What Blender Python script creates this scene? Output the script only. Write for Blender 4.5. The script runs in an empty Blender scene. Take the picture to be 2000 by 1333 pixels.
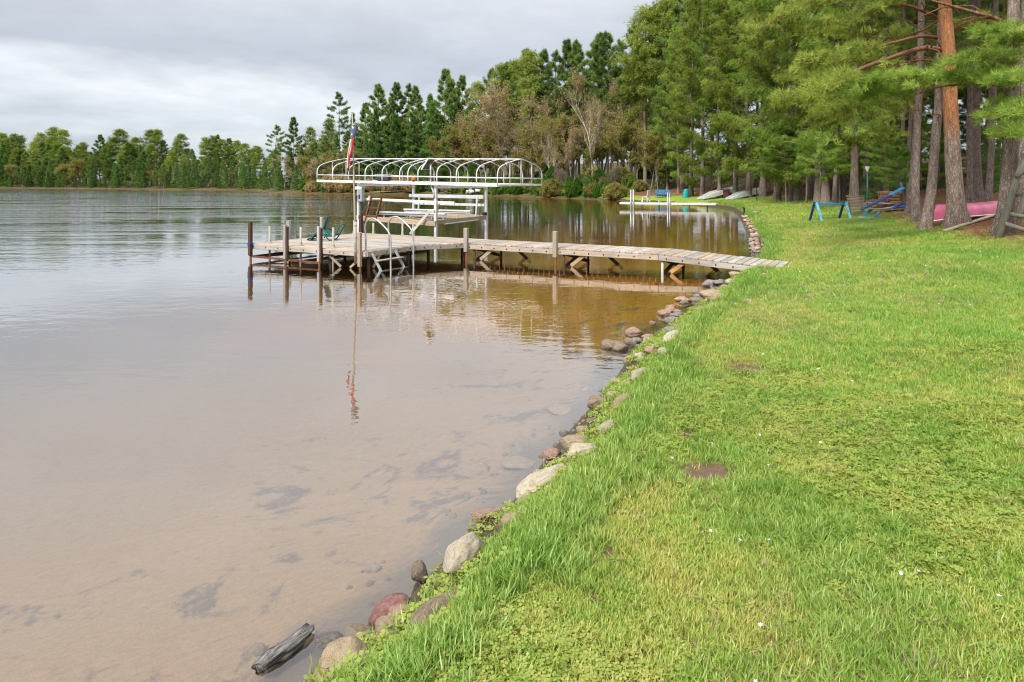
import bpy, math, random
import numpy as np
from mathutils import Vector, Matrix, noise as mnoise

R = math.radians

# ------------------------------------------------------------------ scene, camera, sky, sun, exposure
scene = bpy.context.scene
COL = scene.collection
EYE = 2.1            # camera height above the water (m)
FPX = 1333.0         # focal length in photo pixels (24 mm on 36 mm)
HOR = 355.0          # photo row of the horizon

cam_d = bpy.data.cameras.new('camera')
cam_d.sensor_width = 36.0
cam_d.lens = 24.0
cam_d.shift_y = (HOR - 666.5) / 2000.0
cam_d.clip_start = 0.05
cam_d.clip_end = 3000.0
cam = bpy.data.objects.new('camera', cam_d)
COL.objects.link(cam)
cam.location = (0, 0, EYE)
cam.rotation_euler = (math.radians(90), 0, 0)
scene.camera = cam

SUN_DIR = Vector((-0.50, -0.72, 0.82)).normalized()       # towards the sun
sun_el = math.asin(SUN_DIR.z)
sun_az = math.atan2(SUN_DIR.x, SUN_DIR.y)

world = bpy.data.worlds.new('World')
scene.world = world
world.use_nodes = True
wt = world.node_tree
wt.nodes.clear()


def wn(kind, **kw):
    n = wt.nodes.new(kind)
    for k, v in kw.items():
        setattr(n, k, v)
    return n


def wmath(op, a, b=None, c=None):
    n = wn('ShaderNodeMath', operation=op)
    for i, s in enumerate((a, b, c)):
        if s is None:
            continue
        if isinstance(s, (int, float)):
            n.inputs[i].default_value = s
        else:
            wt.links.new(s, n.inputs[i])
    return n.outputs[0]


w_out = wn('ShaderNodeOutputWorld')
w_bg = wn('ShaderNodeBackground')
w_bg.inputs['Strength'].default_value = 0.056
w_sky = wn('ShaderNodeTexSky', sky_type='NISHITA')
w_sky.sun_disc = False
w_sky.sun_elevation = sun_el
w_sky.sun_rotation = sun_az
w_tc = wn('ShaderNodeTexCoord')
w_sep = wn('ShaderNodeSeparateXYZ')
wt.links.new(w_tc.outputs['Generated'], w_sep.inputs[0])
zc = wmath('MAXIMUM', w_sep.outputs[2], 0.0)
den = wmath('ADD', zc, 0.16)
w_comb = wn('ShaderNodeCombineXYZ')
wt.links.new(wmath('DIVIDE', w_sep.outputs[0], den), w_comb.inputs[0])
wt.links.new(wmath('DIVIDE', w_sep.outputs[1], den), w_comb.inputs[1])
n1 = wn('ShaderNodeTexNoise')
n1.inputs['Scale'].default_value = 0.55
n1.inputs['Detail'].default_value = 7.0
n1.inputs['Roughness'].default_value = 0.52
n1.inputs['Distortion'].default_value = 0.35
n2 = wn('ShaderNodeTexNoise')
n2.inputs['Scale'].default_value = 1.7
n2.inputs['Detail'].default_value = 6.0
n2.inputs['Roughness'].default_value = 0.55
wt.links.new(w_comb.outputs[0], n1.inputs['Vector'])
wt.links.new(w_comb.outputs[0], n2.inputs['Vector'])
# layered stratus: an elevation ramp whose edges are torn by the noise
tear = wmath('ADD', wmath('MULTIPLY', wmath('SUBTRACT', n1.outputs['Fac'], 0.5), 0.20),
             wmath('MULTIPLY', wmath('SUBTRACT', n2.outputs['Fac'], 0.5), 0.085))
elev = wmath('ADD', zc, tear)
ramp = wn('ShaderNodeValToRGB')
cr = ramp.color_ramp
cr.elements[0].position = 0.0
cr.elements[0].color = (2.45, 2.75, 3.15, 1)
cr.elements[1].position = 1.0
cr.elements[1].color = (9.0, 9.0, 9.1, 1)
for pos, colr in ((0.045, (2.7, 3.0, 3.36)), (0.085, (3.75, 3.98, 4.28)), (0.112, (4.3, 4.45, 4.66)),
                  (0.15, (2.75, 2.95, 3.3)), (0.20, (2.98, 3.18, 3.52)), (0.27, (3.75, 3.85, 4.05)),
                  (0.38, (4.7, 4.9, 5.2)), (0.60, (7.5, 7.7, 8.0))):
    e = cr.elements.new(pos)
    e.color = (*colr, 1)
wt.links.new(elev, ramp.inputs[0])
w_mix = wn('ShaderNodeMix', data_type='RGBA')
w_mix.inputs[0].default_value = 0.93
wt.links.new(w_sky.outputs[0], w_mix.inputs[6])
n3 = wn('ShaderNodeTexNoise')
n3.inputs['Scale'].default_value = 2.6
n3.inputs['Detail'].default_value = 8.0
n3.inputs['Roughness'].default_value = 0.6
wt.links.new(w_comb.outputs[0], n3.inputs['Vector'])
w_scale = wn('ShaderNodeVectorMath', operation='SCALE')
wt.links.new(ramp.outputs[0], w_scale.inputs[0])
wt.links.new(wmath('ADD', 0.82, wmath('MULTIPLY', n3.outputs['Fac'], 0.36)), w_scale.inputs['Scale'])
wt.links.new(w_scale.outputs[0], w_mix.inputs[7])
wt.links.new(w_mix.outputs[2], w_bg.inputs[0])
wt.links.new(w_bg.outputs[0], w_out.inputs[0])

sun_d = bpy.data.lights.new('sun', 'SUN')
sun_d.energy = 1.35
sun_d.angle = math.radians(14)
sun_d.color = (1.0, 0.95, 0.86)
sun = bpy.data.objects.new('sun', sun_d)
COL.objects.link(sun)
sun.location = (0, 0, 60)
sun.rotation_euler = SUN_DIR.to_track_quat('Z', 'Y').to_euler()

vs = scene.view_settings
vs.view_transform = 'Standard'
vs.look = 'None'
vs.exposure = 1.9
vs.gamma = 1.0
vs.use_curve_mapping = False
scene.render.engine = 'CYCLES'
cy = scene.cycles
cy.filter_width = 1.1
cy.use_denoising = True
cy.max_bounces = 7
cy.diffuse_bounces = 3
cy.glossy_bounces = 3
cy.transmission_bounces = 4
cy.transparent_max_bounces = 12
cy.volume_bounces = 0
cy.caustics_reflective = False
cy.caustics_refractive = False
cy.sample_clamp_indirect = 6.0

random.seed(11)

# ------------------------------------------------------------------ materials


class NT:
    """small helper around one material's node tree"""

    def __init__(self, name):
        self.m = bpy.data.materials.new(name)
        self.m.use_nodes = True
        self.t = self.m.node_tree
        self.t.nodes.clear()
        self.out = self.n('ShaderNodeOutputMaterial')

    def n(self, kind, **kw):
        nd = self.t.nodes.new(kind)
        for k, v in kw.items():
            setattr(nd, k, v)
        return nd

    def put(self, sock, v):
        if v is None:
            return
        if isinstance(v, (int, float)):
            sock.default_value = v
        elif isinstance(v, tuple):
            sock.default_value = (*v, 1.0) if len(v) == 3 and sock.type == 'RGBA' else v
        else:
            self.t.links.new(v, sock)

    def math(self, op, a, b=None, c=None, clamp=False):
        nd = self.n('ShaderNodeMath', operation=op, use_clamp=clamp)
        for i, s in enumerate((a, b, c)):
            self.put(nd.inputs[i], s)
        return nd.outputs[0]

    def pos(self):
        return self.n('ShaderNodeNewGeometry').outputs['Position']

    def obj(self):
        return self.n('ShaderNodeTexCoord').outputs['Object']

    def rnd(self):
        return self.n('ShaderNodeObjectInfo').outputs['Random']

    def attr(self, name):
        return self.n('ShaderNodeAttribute', attribute_name=name).outputs['Fac']

    def xyz(self, v):
        nd = self.n('ShaderNodeSeparateXYZ')
        self.put(nd.inputs[0], v)
        return nd.outputs

    def mapping(self, v, scale=(1, 1, 1), rot=(0, 0, 0), loc=(0, 0, 0)):
        nd = self.n('ShaderNodeMapping')
        self.put(nd.inputs['Vector'], v)
        nd.inputs['Scale'].default_value = scale
        nd.inputs['Rotation'].default_value = rot
        nd.inputs['Location'].default_value = loc
        return nd.outputs[0]

    def aniso(self, v, deg, sx, sy):
        """coordinates turned by deg, then stretched: features run along that direction"""
        return self.mapping(self.mapping(v, rot=(0, 0, R(-deg))), scale=(sx, sy, 1))

    def noise(self, v, scale, detail=3.0, rough=0.5, dist=0.0, color=False):
        nd = self.n('ShaderNodeTexNoise')
        self.put(nd.inputs['Vector'], v)
        nd.inputs['Scale'].default_value = scale
        nd.inputs['Detail'].default_value = detail
        nd.inputs['Roughness'].default_value = rough
        nd.inputs['Distortion'].default_value = dist
        return nd.outputs['Color' if color else 'Fac']

    def voronoi(self, v, scale, feature='F1'):
        nd = self.n('ShaderNodeTexVoronoi', feature=feature)
        self.put(nd.inputs['Vector'], v)
        nd.inputs['Scale'].default_value = scale
        return nd.outputs['Distance']

    def ramp(self, f, stops, interp='LINEAR'):
        nd = self.n('ShaderNodeValToRGB')
        r = nd.color_ramp
        r.interpolation = interp
        while len(r.elements) < len(stops):
            r.elements.new(0.5)
        for e, (p, c) in zip(r.elements, stops):
            e.position = p
            e.color = (*c, 1) if isinstance(c, tuple) else (c, c, c, 1)
        self.put(nd.inputs[0], f)
        return nd.outputs[0]

    def mix(self, f, a, b, mode='MIX'):
        nd = self.n('ShaderNodeMix', data_type='RGBA', blend_type=mode)
        self.put(nd.inputs[0], f)
        self.put(nd.inputs[6], a)
        self.put(nd.inputs[7], b)
        return nd.outputs[2]

    def bump(self, h, dist=0.01, strength=1.0, normal=None):
        nd = self.n('ShaderNodeBump')
        nd.inputs['Strength'].default_value = strength
        nd.inputs['Distance'].default_value = dist
        self.put(nd.inputs['Height'], h)
        self.put(nd.inputs['Normal'], normal)
        return nd.outputs[0]

    def bsdf(self, color, rough=0.8, spec=0.3, metal=0.0, normal=None):
        nd = self.n('ShaderNodeBsdfPrincipled')
        self.put(nd.inputs['Base Color'], color)
        self.put(nd.inputs['Roughness'], rough)
        self.put(nd.inputs['Specular IOR Level'], spec)
        self.put(nd.inputs['Metallic'], metal)
        self.put(nd.inputs['Normal'], normal)
        return nd.outputs[0]

    def done(self, shader, volume=None):
        self.t.links.new(shader, self.out.inputs['Surface'])
        if volume is not None:
            self.t.links.new(volume, self.out.inputs['Volume'])
        return self.m


M = {}


def m_simple(name, color, rough=0.6, spec=0.3, metal=0.0, var=0.12, scale=8.0, bump=0.0):
    k = NT(name)
    v = k.obj()
    nz = k.noise(v, scale, 4.0)
    dark = tuple(c * (1 - 2.2 * var) for c in color)
    lite = tuple(min(1, c * (1 + 1.2 * var)) for c in color)
    c = k.ramp(nz, [(0.28, dark), (0.72, lite)])
    nrm = k.bump(nz, bump) if bump else None
    M[name] = k.done(k.bsdf(c, rough, spec, metal, nrm))
    return M[name]


def m_wood(name, base, tan, rnd_pow=1.0, stretch=(1, 14, 14), rough=0.85):
    """weathered lumber: grain along local x, boards differ by object"""
    k = NT(name)
    r = k.rnd()
    off = k.n('ShaderNodeVectorMath', operation='ADD')
    cmb = k.n('ShaderNodeCombineXYZ')
    for i in range(3):
        k.put(cmb.inputs[i], k.math('MULTIPLY', r, 37.0 + 11 * i))
    k.put(off.inputs[0], k.obj())
    k.put(off.inputs[1], cmb.outputs[0])
    v = k.mapping(off.outputs[0], scale=stretch)
    g = k.noise(v, 2.2, 6.0, 0.65)
    blot = k.noise(off.outputs[0], 1.6, 3.0)
    c1 = k.ramp(g, [(0.25, tuple(x * 0.45 for x in base)), (0.5, base), (0.8, tuple(min(1, x * 1.3) for x in base))])
    shade = k.ramp(k.math('FRACT', k.math('MULTIPLY', r, 7.31)), [(0.0, 0.62), (1.0, 1.08)])
    c1 = k.mix(1.0, c1, shade, 'MULTIPLY')
    warm = k.ramp(r, [(0.5, 0.0), (0.85, 0.75)])
    c2 = k.mix(warm, c1, k.mix(g, tuple(x * 0.6 for x in tan), tan))
    c3 = k.mix(k.math('MULTIPLY', k.ramp(blot, [(0.45, 0.0), (0.7, 0.5)]), 0.8), c2, tuple(x * 0.45 for x in base))
    M[name] = k.done(k.bsdf(c3, rough, 0.2, 0, k.bump(g, 0.004)))
    return M[name]


m_wood('deck_wood', (0.42, 0.39, 0.345), (0.50, 0.335, 0.235))
m_wood('beam_wood', (0.46, 0.395, 0.30), (0.48, 0.35, 0.22))
m_wood('white_wood', (0.58, 0.57, 0.53), (0.56, 0.51, 0.42))
m_wood('red_post_wood', (0.10, 0.052, 0.038), (0.13, 0.065, 0.045), stretch=(14, 14, 1))
m_wood('post_wood', (0.50, 0.485, 0.45), (0.42, 0.33, 0.24), stretch=(14, 14, 1))
m_wood('dark_wood', (0.10, 0.075, 0.055), (0.13, 0.085, 0.055))
m_wood('brown_paint_wood', (0.21, 0.088, 0.05), (0.24, 0.10, 0.06))
m_wood('grey_log_wood', (0.30, 0.29, 0.24), (0.30, 0.27, 0.21), stretch=(10, 10, 1.2))
m_wood('pallet_wood', (0.27, 0.215, 0.18), (0.32, 0.25, 0.20))
m_wood('orange_wood', (0.50, 0.27, 0.13), (0.55, 0.33, 0.18))
m_simple('aluminium', (0.66, 0.67, 0.69), 0.42, 0.5, 0.35, 0.06, 5)
m_simple('white_paint', (0.66, 0.66, 0.66), 0.45, 0.4, 0, 0.12, 5)
m_simple('galvanised', (0.44, 0.45, 0.47), 0.45, 0.5, 0.55, 0.14, 9)
m_simple('rust', (0.17, 0.075, 0.04), 0.9, 0.1, 0, 0.25, 18, 0.003)
m_simple('pvc', (0.36, 0.335, 0.28), 0.5, 0.3, 0, 0.08, 9)
m_simple('pink_fabric', (0.58, 0.03, 0.06), 0.8, 0.1, 0, 0.1, 12)
m_simple('white_fabric', (0.70, 0.62, 0.62), 0.8, 0.1, 0, 0.08, 10)
m_simple('teal_fabric', (0.03, 0.30, 0.34), 0.75, 0.15, 0, 0.15, 10)
m_simple('green_frame', (0.012, 0.075, 0.055), 0.45, 0.4, 0, 0.1, 10)
m_simple('blue_cloth', (0.06, 0.10, 0.30), 0.85, 0.1, 0, 0.2, 14)
m_simple('blue_strap', (0.02, 0.08, 0.34), 0.8, 0.1, 0, 0.2, 14)
m_simple('blue_paint', (0.035, 0.24, 0.52), 0.5, 0.4, 0, 0.22, 7)
m_simple('deep_blue_paint', (0.012, 0.06, 0.26), 0.5, 0.4, 0, 0.2, 7)
m_simple('light_blue_paint', (0.16, 0.45, 0.62), 0.55, 0.3, 0, 0.2, 7)
m_simple('teal_paint', (0.01, 0.32, 0.36), 0.4, 0.4, 0, 0.1, 4)
m_simple('canoe_paint', (0.43, 0.105, 0.18), 0.38, 0.45, 0, 0.14, 3)
m_simple('boat_metal', (0.50, 0.52, 0.50), 0.5, 0.5, 0.25, 0.13, 3)
m_simple('pale_boat_paint', (0.42, 0.62, 0.60), 0.5, 0.4, 0, 0.1, 3)
m_simple('black_plastic', (0.018, 0.018, 0.02), 0.55, 0.3, 0, 0.2, 8)
m_simple('dark_panel', (0.05, 0.045, 0.05), 0.3, 0.5, 0, 0.2, 8)
m_simple('lamp_glass', (0.66, 0.67, 0.64), 0.35, 0.4, 0, 0.06, 6)
m_simple('lamp_pole_paint', (0.02, 0.12, 0.10), 0.45, 0.4, 0, 0.1, 8)
m_simple('orange_plastic', (0.75, 0.13, 0.03), 0.5, 0.3, 0, 0.08, 6)
m_simple('maroon_box', (0.10, 0.035, 0.035), 0.7, 0.2, 0, 0.15, 5)
m_simple('net_black', (0.03, 0.03, 0.035), 0.8, 0.1, 0, 0.2, 12)
m_simple('brick_red', (0.22, 0.07, 0.055), 0.9, 0.1, 0, 0.3, 16, 0.004)

# ------------------------------------------------------------------ mesh helpers


class MB:
    """collects shapes for one mesh object"""

    def __init__(self):
        self.v, self.f = [], []

    def add(self, verts, faces):
        b = len(self.v)
        self.v.extend([tuple(p) for p in verts])
        self.f.extend([tuple(b + i for i in q) for q in faces])
        return self

    def box(self, c, s, rot=None, bev=0.0):
        hx, hy, hz = s[0] / 2, s[1] / 2, s[2] / 2
        if bev <= 0:
            pts = [Vector((x, y, z)) for x in (-hx, hx) for y in (-hy, hy) for z in (-hz, hz)]
            fs = [(0, 1, 3, 2), (4, 6, 7, 5), (0, 4, 5, 1), (2, 3, 7, 6), (0, 2, 6, 4), (1, 5, 7, 3)]
        else:
            b = min(bev, hx * 0.9, hy * 0.9, hz * 0.9)
            pts, fs, idx = [], [], {}
            for sx in (-1, 1):
                for sy in (-1, 1):
                    for sz in (-1, 1):
                        for ax in range(3):
                            p = [sx * (hx - b), sy * (hy - b), sz * (hz - b)]
                            p[ax] = (sx * hx, sy * hy, sz * hz)[ax]
                            idx[(sx, sy, sz, ax)] = len(pts)
                            pts.append(Vector(p))
            for ax in range(3):
                o = [a for a in range(3) if a != ax]
                for s1 in (-1, 1):
                    ring = []
                    for a, b2 in ((-1, -1), (1, -1), (1, 1), (-1, 1)):
                        k = [0, 0, 0]
                        k[ax], k[o[0]], k[o[1]] = s1, a, b2
                        ring.append(idx[(*k, ax)])
                    fs.append(tuple(ring))
            for ax in range(3):
                o = [a for a in range(3) if a != ax]
                for a in (-1, 1):
                    for b2 in (-1, 1):
                        k0, k1 = [0, 0, 0], [0, 0, 0]
                        k0[ax], k1[ax] = -1, 1
                        k0[o[0]] = k1[o[0]] = a
                        k0[o[1]] = k1[o[1]] = b2
                        fs.append((idx[(*k0, o[0])], idx[(*k1, o[0])], idx[(*k1, o[1])], idx[(*k0, o[1])]))
            for sx in (-1, 1):
                for sy in (-1, 1):
                    for sz in (-1, 1):
                        fs.append(tuple(idx[(sx, sy, sz, a)] for a in range(3)))
        m = rot if rot is not None else Matrix.Identity(3)
        c = Vector(c)
        return self.add([m @ p + c for p in pts], fs)

    def bar(self, a, b, w, h, up=(0, 0, 1), bev=0.0):
        """board from a to b, w across, h along up"""
        a, b = Vector(a), Vector(b)
        d = b - a
        L = d.length
        x = d / L
        up = Vector(up)
        if abs(x.dot(up)) > 0.98:
            up = Vector((1, 0, 0)) if abs(x.x) < 0.9 else Vector((0, 1, 0))
        y = up.cross(x).normalized()
        z = x.cross(y)
        m = Matrix((x, y, z)).transposed()
        return self.box((a + b) / 2, (L, w, h), m, bev)

    def tube(self, pts, rad, n=8, cap=True):
        pts = [Vector(p) for p in pts]
        if isinstance(rad, (int, float)):
            rad = [rad] * len(pts)
        vs, fs = [], []
        prev = None
        for i, p in enumerate(pts):
            t = (pts[min(i + 1, len(pts) - 1)] - pts[max(i - 1, 0)])
            t = t.normalized() if t.length > 1e-9 else Vector((0, 0, 1))
            if prev is None:
                ref = Vector((0, 0, 1)) if abs(t.z) < 0.9 else Vector((1, 0, 0))
                nx = ref.cross(t).normalized()
            else:
                nx = (prev - t * prev.dot(t))
                nx = nx.normalized() if nx.length > 1e-6 else prev
            prev = nx
            ny = t.cross(nx)
            for k in range(n):
                a = 2 * math.pi * k / n
                vs.append(p + (nx * math.cos(a) + ny * math.sin(a)) * rad[i])
        for i in range(len(pts) - 1):
            for k in range(n):
                k2 = (k + 1) % n
                fs.append((i * n + k, i * n + k2, (i + 1) * n + k2, (i + 1) * n + k))
        if cap:
            fs.append(tuple(reversed(range(n))))
            fs.append(tuple((len(pts) - 1) * n + k for k in range(n)))
        return self.add(vs, fs)

    def lathe(self, prof, n=16, c=(0, 0, 0)):
        """prof: list of (r, z)"""
        vs, fs = [], []
        for r, z in prof:
            for k in range(n):
                a = 2 * math.pi * k / n
                vs.append((c[0] + r * math.cos(a), c[1] + r * math.sin(a), c[2] + z))
        for i in range(len(prof) - 1):
            for k in range(n):
                k2 = (k + 1) % n
                fs.append((i * n + k, i * n + k2, (i + 1) * n + k2, (i + 1) * n + k))
        fs.append(tuple(reversed(range(n))))
        fs.append(tuple((len(prof) - 1) * n + k for k in range(n)))
        return self.add(vs, fs)

    def sheet(self, grid, thick=0.0):
        """grid: rows of points -> quads, given a thickness along its mean normal"""
        r, c = len(grid), len(grid[0])
        P = [[Vector(p) for p in row] for row in grid]
        n = (P[0][-1] - P[0][0]).cross(P[-1][0] - P[0][0])
        n = n.normalized() * thick if n.length > 0 else Vector((0, 0, thick))
        vs = [p for row in P for p in row]
        fs = [(i * c + j, i * c + j + 1, (i + 1) * c + j + 1, (i + 1) * c + j) for i in range(r - 1) for j in range(c - 1)]
        if thick:
            k = len(vs)
            vs += [p - n for p in vs]
            fs += [tuple(k + q for q in reversed(f)) for f in fs]
            rim = [j for j in range(c)] + [i * c + c - 1 for i in range(1, r)] + [(r - 1) * c + j for j in range(c - 2, -1, -1)] + [i * c for i in range(r - 2, 0, -1)]
            for a, b in zip(rim, rim[1:] + rim[:1]):
                fs.append((b, a, k + a, k + b))
        return self.add(vs, fs)

    def mesh(self, name, mat, smooth=False):
        me = bpy.data.meshes.new(name)
        me.from_pydata(self.v, [], self.f)
        me.materials.append(mat)
        if smooth:
            me.polygons.foreach_set('use_smooth', [True] * len(me.polygons))
        me.update()
        return me

    def build(self, name, mat, parent=None, smooth=False, loc=None, rot=None):
        o = bpy.data.objects.new(name, self.mesh(name, mat, smooth))
        return put(o, parent, loc, rot)


def put(o, parent=None, loc=None, rot=None):
    COL.objects.link(o)
    if parent is not None:
        o.parent = parent
    if loc is not None:
        o.location = loc
    if rot is not None:
        o.rotation_euler = rot
    return o


def link_mesh(name, me, parent=None, loc=(0, 0, 0), rot=(0, 0, 0), scale=None):
    o = bpy.data.objects.new(name, me)
    put(o, parent, loc, rot)
    if scale is not None:
        o.scale = scale
    return o


def tag(o, label, cat, group=None):
    o['label'] = label
    o['category'] = cat
    if group:
        o['group'] = group
    return o


def thing(name, label, cat, loc=(0, 0, 0), rz=0.0, group=None):
    o = bpy.data.objects.new(name, None)
    o.empty_display_size = 0.2
    put(o, None, loc, (0, 0, rz))
    return tag(o, label, cat, group)


def smooth_path(pts, n=4):
    """Catmull-Rom through pts"""
    P = [np.array(p, float) for p in pts]
    P = [2 * P[0] - P[1]] + P + [2 * P[-1] - P[-2]]
    out = []
    for i in range(1, len(P) - 2):
        for k in range(n):
            t = k / n
            a, b, c, d = P[i - 1], P[i], P[i + 1], P[i + 2]
            out.append(0.5 * ((2 * b) + (c - a) * t + (2 * a - 5 * b + 4 * c - d) * t * t + (3 * b - a - 3 * c + d) * t ** 3))
    out.append(P[-2])
    return [tuple(p) for p in out]


# ------------------------------------------------------------------ shoreline, terrain height
SHORE = [(-16, -12), (-8, -5.5), (-4, -1.2), (-2.1, 1.2), (-0.95, 2.75), (-0.62, 3.2), (-0.45, 3.6), (-0.2, 4.15), (0.02, 4.5),
         (0.32, 5.33), (0.71, 6.29), (1.1, 7.27), (1.5, 8.36), (2.25, 9.82), (3.1, 11.5), (4.2, 13.65), (5.6, 16.7),
         (7.3, 20.7), (9.2, 26.7), (12.5, 37.3), (15.2, 46.6), (16.8, 54), (16.6, 60), (14.8, 67), (12, 75), (8, 84), (3, 93), (-4, 102.5),
         (-17, 115), (-30, 122), (-42, 129), (-50, 141), (-56, 156), (-66, 172), (-90, 182), (-125, 203), (-170, 224),
         (-260, 250), (-460, 290)]
_sm = np.array([p for p in smooth_path([(*p, 0) for p in SHORE], 8)])[:, :2]
SEG_A, SEG_B = _sm[:-1], _sm[1:]
LAKE = np.vstack([_sm, [(-460, -12)]])

FOREST = [(10.5, -12), (10.5, 4), (10.4, 13.3), (11.4, 18.2), (12.6, 21.5), (14.0, 26), (17.5, 35), (22.3, 49), (23.5, 57), (20.5, 65), (15.5, 74),
          (9.5, 83.2), (3.5, 93), (-3.5, 103), (-16.5, 115.5), (-29.6, 122.6), (-41.6, 129.4), (-49.6, 141.4), (-55.6, 156.4), (-65.6, 172.5), (-89.7, 182.6), (-124.7, 203.6),
          (-169.7, 224.6), (-259.7, 250.6), (-460, 290.6)]
_fo = np.array([p for p in smooth_path([(*p, 0) for p in FOREST], 4)])[:, :2]
FOR_POLY = np.vstack([_fo, [(-460, 700), (500, 700), (500, -12)]])


def dist_poly(px, py, line):
    A, B = line[:-1], line[1:]
    best = np.full(px.shape, 1e9)
    for a, b in zip(A, B):
        d = b - a
        L2 = d @ d
        t = np.clip(((px - a[0]) * d[0] + (py - a[1]) * d[1]) / L2, 0, 1)
        q = (px - a[0] - t * d[0]) ** 2 + (py - a[1] - t * d[1]) ** 2
        np.minimum(best, q, out=best)
    return np.sqrt(best)


def inside(px, py, poly):
    r = np.zeros(px.shape, bool)
    n = len(poly)
    for i in range(n):
        x1, y1 = poly[i]
        x2, y2 = poly[(i + 1) % n]
        if y1 == y2:
            continue
        c = ((y1 > py) != (y2 > py)) & (px < (x2 - x1) * (py - y1) / (y2 - y1) + x1)
        r ^= c
    return r


def vnoise(x, y, f, seed=0):
    """smooth value noise, numpy"""
    x, y = x * f, y * f
    xi, yi = np.floor(x).astype(np.int64), np.floor(y).astype(np.int64)
    fx, fy = x - xi, y - yi
    fx, fy = fx * fx * (3 - 2 * fx), fy * fy * (3 - 2 * fy)

    def h(a, b):
        k = (a * 374761393 + b * 668265263 + seed * 974634533) & 0x7fffffff
        k = ((k ^ (k >> 13)) * 1274126177) & 0x7fffffff
        return ((k ^ (k >> 16)) & 0xffff) / 65535.0
    return (h(xi, yi) * (1 - fx) + h(xi + 1, yi) * fx) * (1 - fy) + (h(xi, yi + 1) * (1 - fx) + h(xi + 1, yi + 1) * fx) * fy


def s_of(px, py):
    px, py = np.atleast_1d(np.asarray(px, float)), np.atleast_1d(np.asarray(py, float))
    s = dist_poly(px, py, _sm)
    return np.where(inside(px, py, LAKE), -s, s)


def f_of(px, py):
    px, py = np.atleast_1d(np.asarray(px, float)), np.atleast_1d(np.asarray(py, float))
    d = dist_poly(px, py, _fo)
    return np.where(inside(px, py, FOR_POLY), d, -d)


def height(px, py, s=None, f=None):
    px, py = np.atleast_1d(np.asarray(px, float)), np.atleast_1d(np.asarray(py, float))
    if s is None:
        s = s_of(px, py)
    if f is None:
        f = f_of(px, py)
    land = np.interp(s, [0, 0.10, 0.40, 0.62, 6.0, 500], [0.0, 0.06, 0.215, 0.275, 0.75, 0.75])
    land = land + np.interp(f, [-0.5, 0, 0.8, 50, 130, 400], [0, 0.02, 0.12, 5.0, 9.5, 12.0]) * np.maximum(np.interp(py - 0.6 * px, [60, 110], [1.0, 0.3]), np.interp(px, [-50, -5], [0.3, 0.85]))
    land = land + (vnoise(px, py, 0.9, 3) - 0.5) * 0.05 * np.clip(s, 0, 1) + (vnoise(px, py, 3.1, 5) - 0.5) * 0.02 * np.clip(s * 2, 0, 1)
    land = land + (vnoise(px, py, 0.25, 8) - 0.5) * 0.9 * np.clip(f / 8, 0, 1)
    land = land - 0.075 * np.exp(-((px - 5.75) ** 2 + (py - 15.2) ** 2) / 1.1) * np.clip(s * 2, 0, 1)
    bed = np.interp(-s, [0, 0.15, 0.6, 1.5, 4, 10, 20, 40, 100, 300], [0.0, -0.06, -0.11, -0.17, -0.26, -0.38, -0.6, -1.3, -4.0, -6.5])
    bed = bed + (vnoise(px, py, 0.8, 9) - 0.5) * 0.04 * np.clip(-s, 0, 1)
    return np.where(s > 0, land, bed)


def H(x, y):
    return float(height(x, y)[0])


def ray(px, py, Y):
    """photo pixel at depth Y -> world point"""
    return Vector(((px - 1000) / FPX * Y, Y, EYE + (HOR - py) / FPX * Y))


def shore_Y(px, lo=62.0, hi=300.0):
    """depth at which the line of sight of a photo column first meets the far bank"""
    Ys = np.linspace(lo, hi, 1200)
    s = s_of((px - 1000) / FPX * Ys, Ys)
    i = np.nonzero(s > 0)[0]
    return float(Ys[i[0]]) if len(i) else hi


def on_ground(px, py, lo=1.5, hi=300.0):
    """first ground (or water) point under a photo pixel"""
    Ys = np.geomspace(lo, hi, 1500)
    X = (px - 1000) / FPX * Ys
    Z = EYE + (HOR - py) / FPX * Ys
    g = np.maximum(height(X, Ys), 0.0)
    hit = np.nonzero(Z <= g)[0]
    i = hit[0] if len(hit) else len(Ys) - 1
    return Vector((X[i], Ys[i], g[i]))

# ------------------------------------------------------------------ ground, lake bed, water


def axis(lo, a, b, hi, d, g):
    mid = list(np.arange(a, b + 1e-6, d))
    out, x, st = [], b, d
    while x < hi:
        st *= g
        x += st
        out.append(x)
    pre, x, st = [], a, d
    while x > lo:
        st *= g
        x -= st
        pre.append(x)
    return np.array(pre[::-1] + mid + out)


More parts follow.
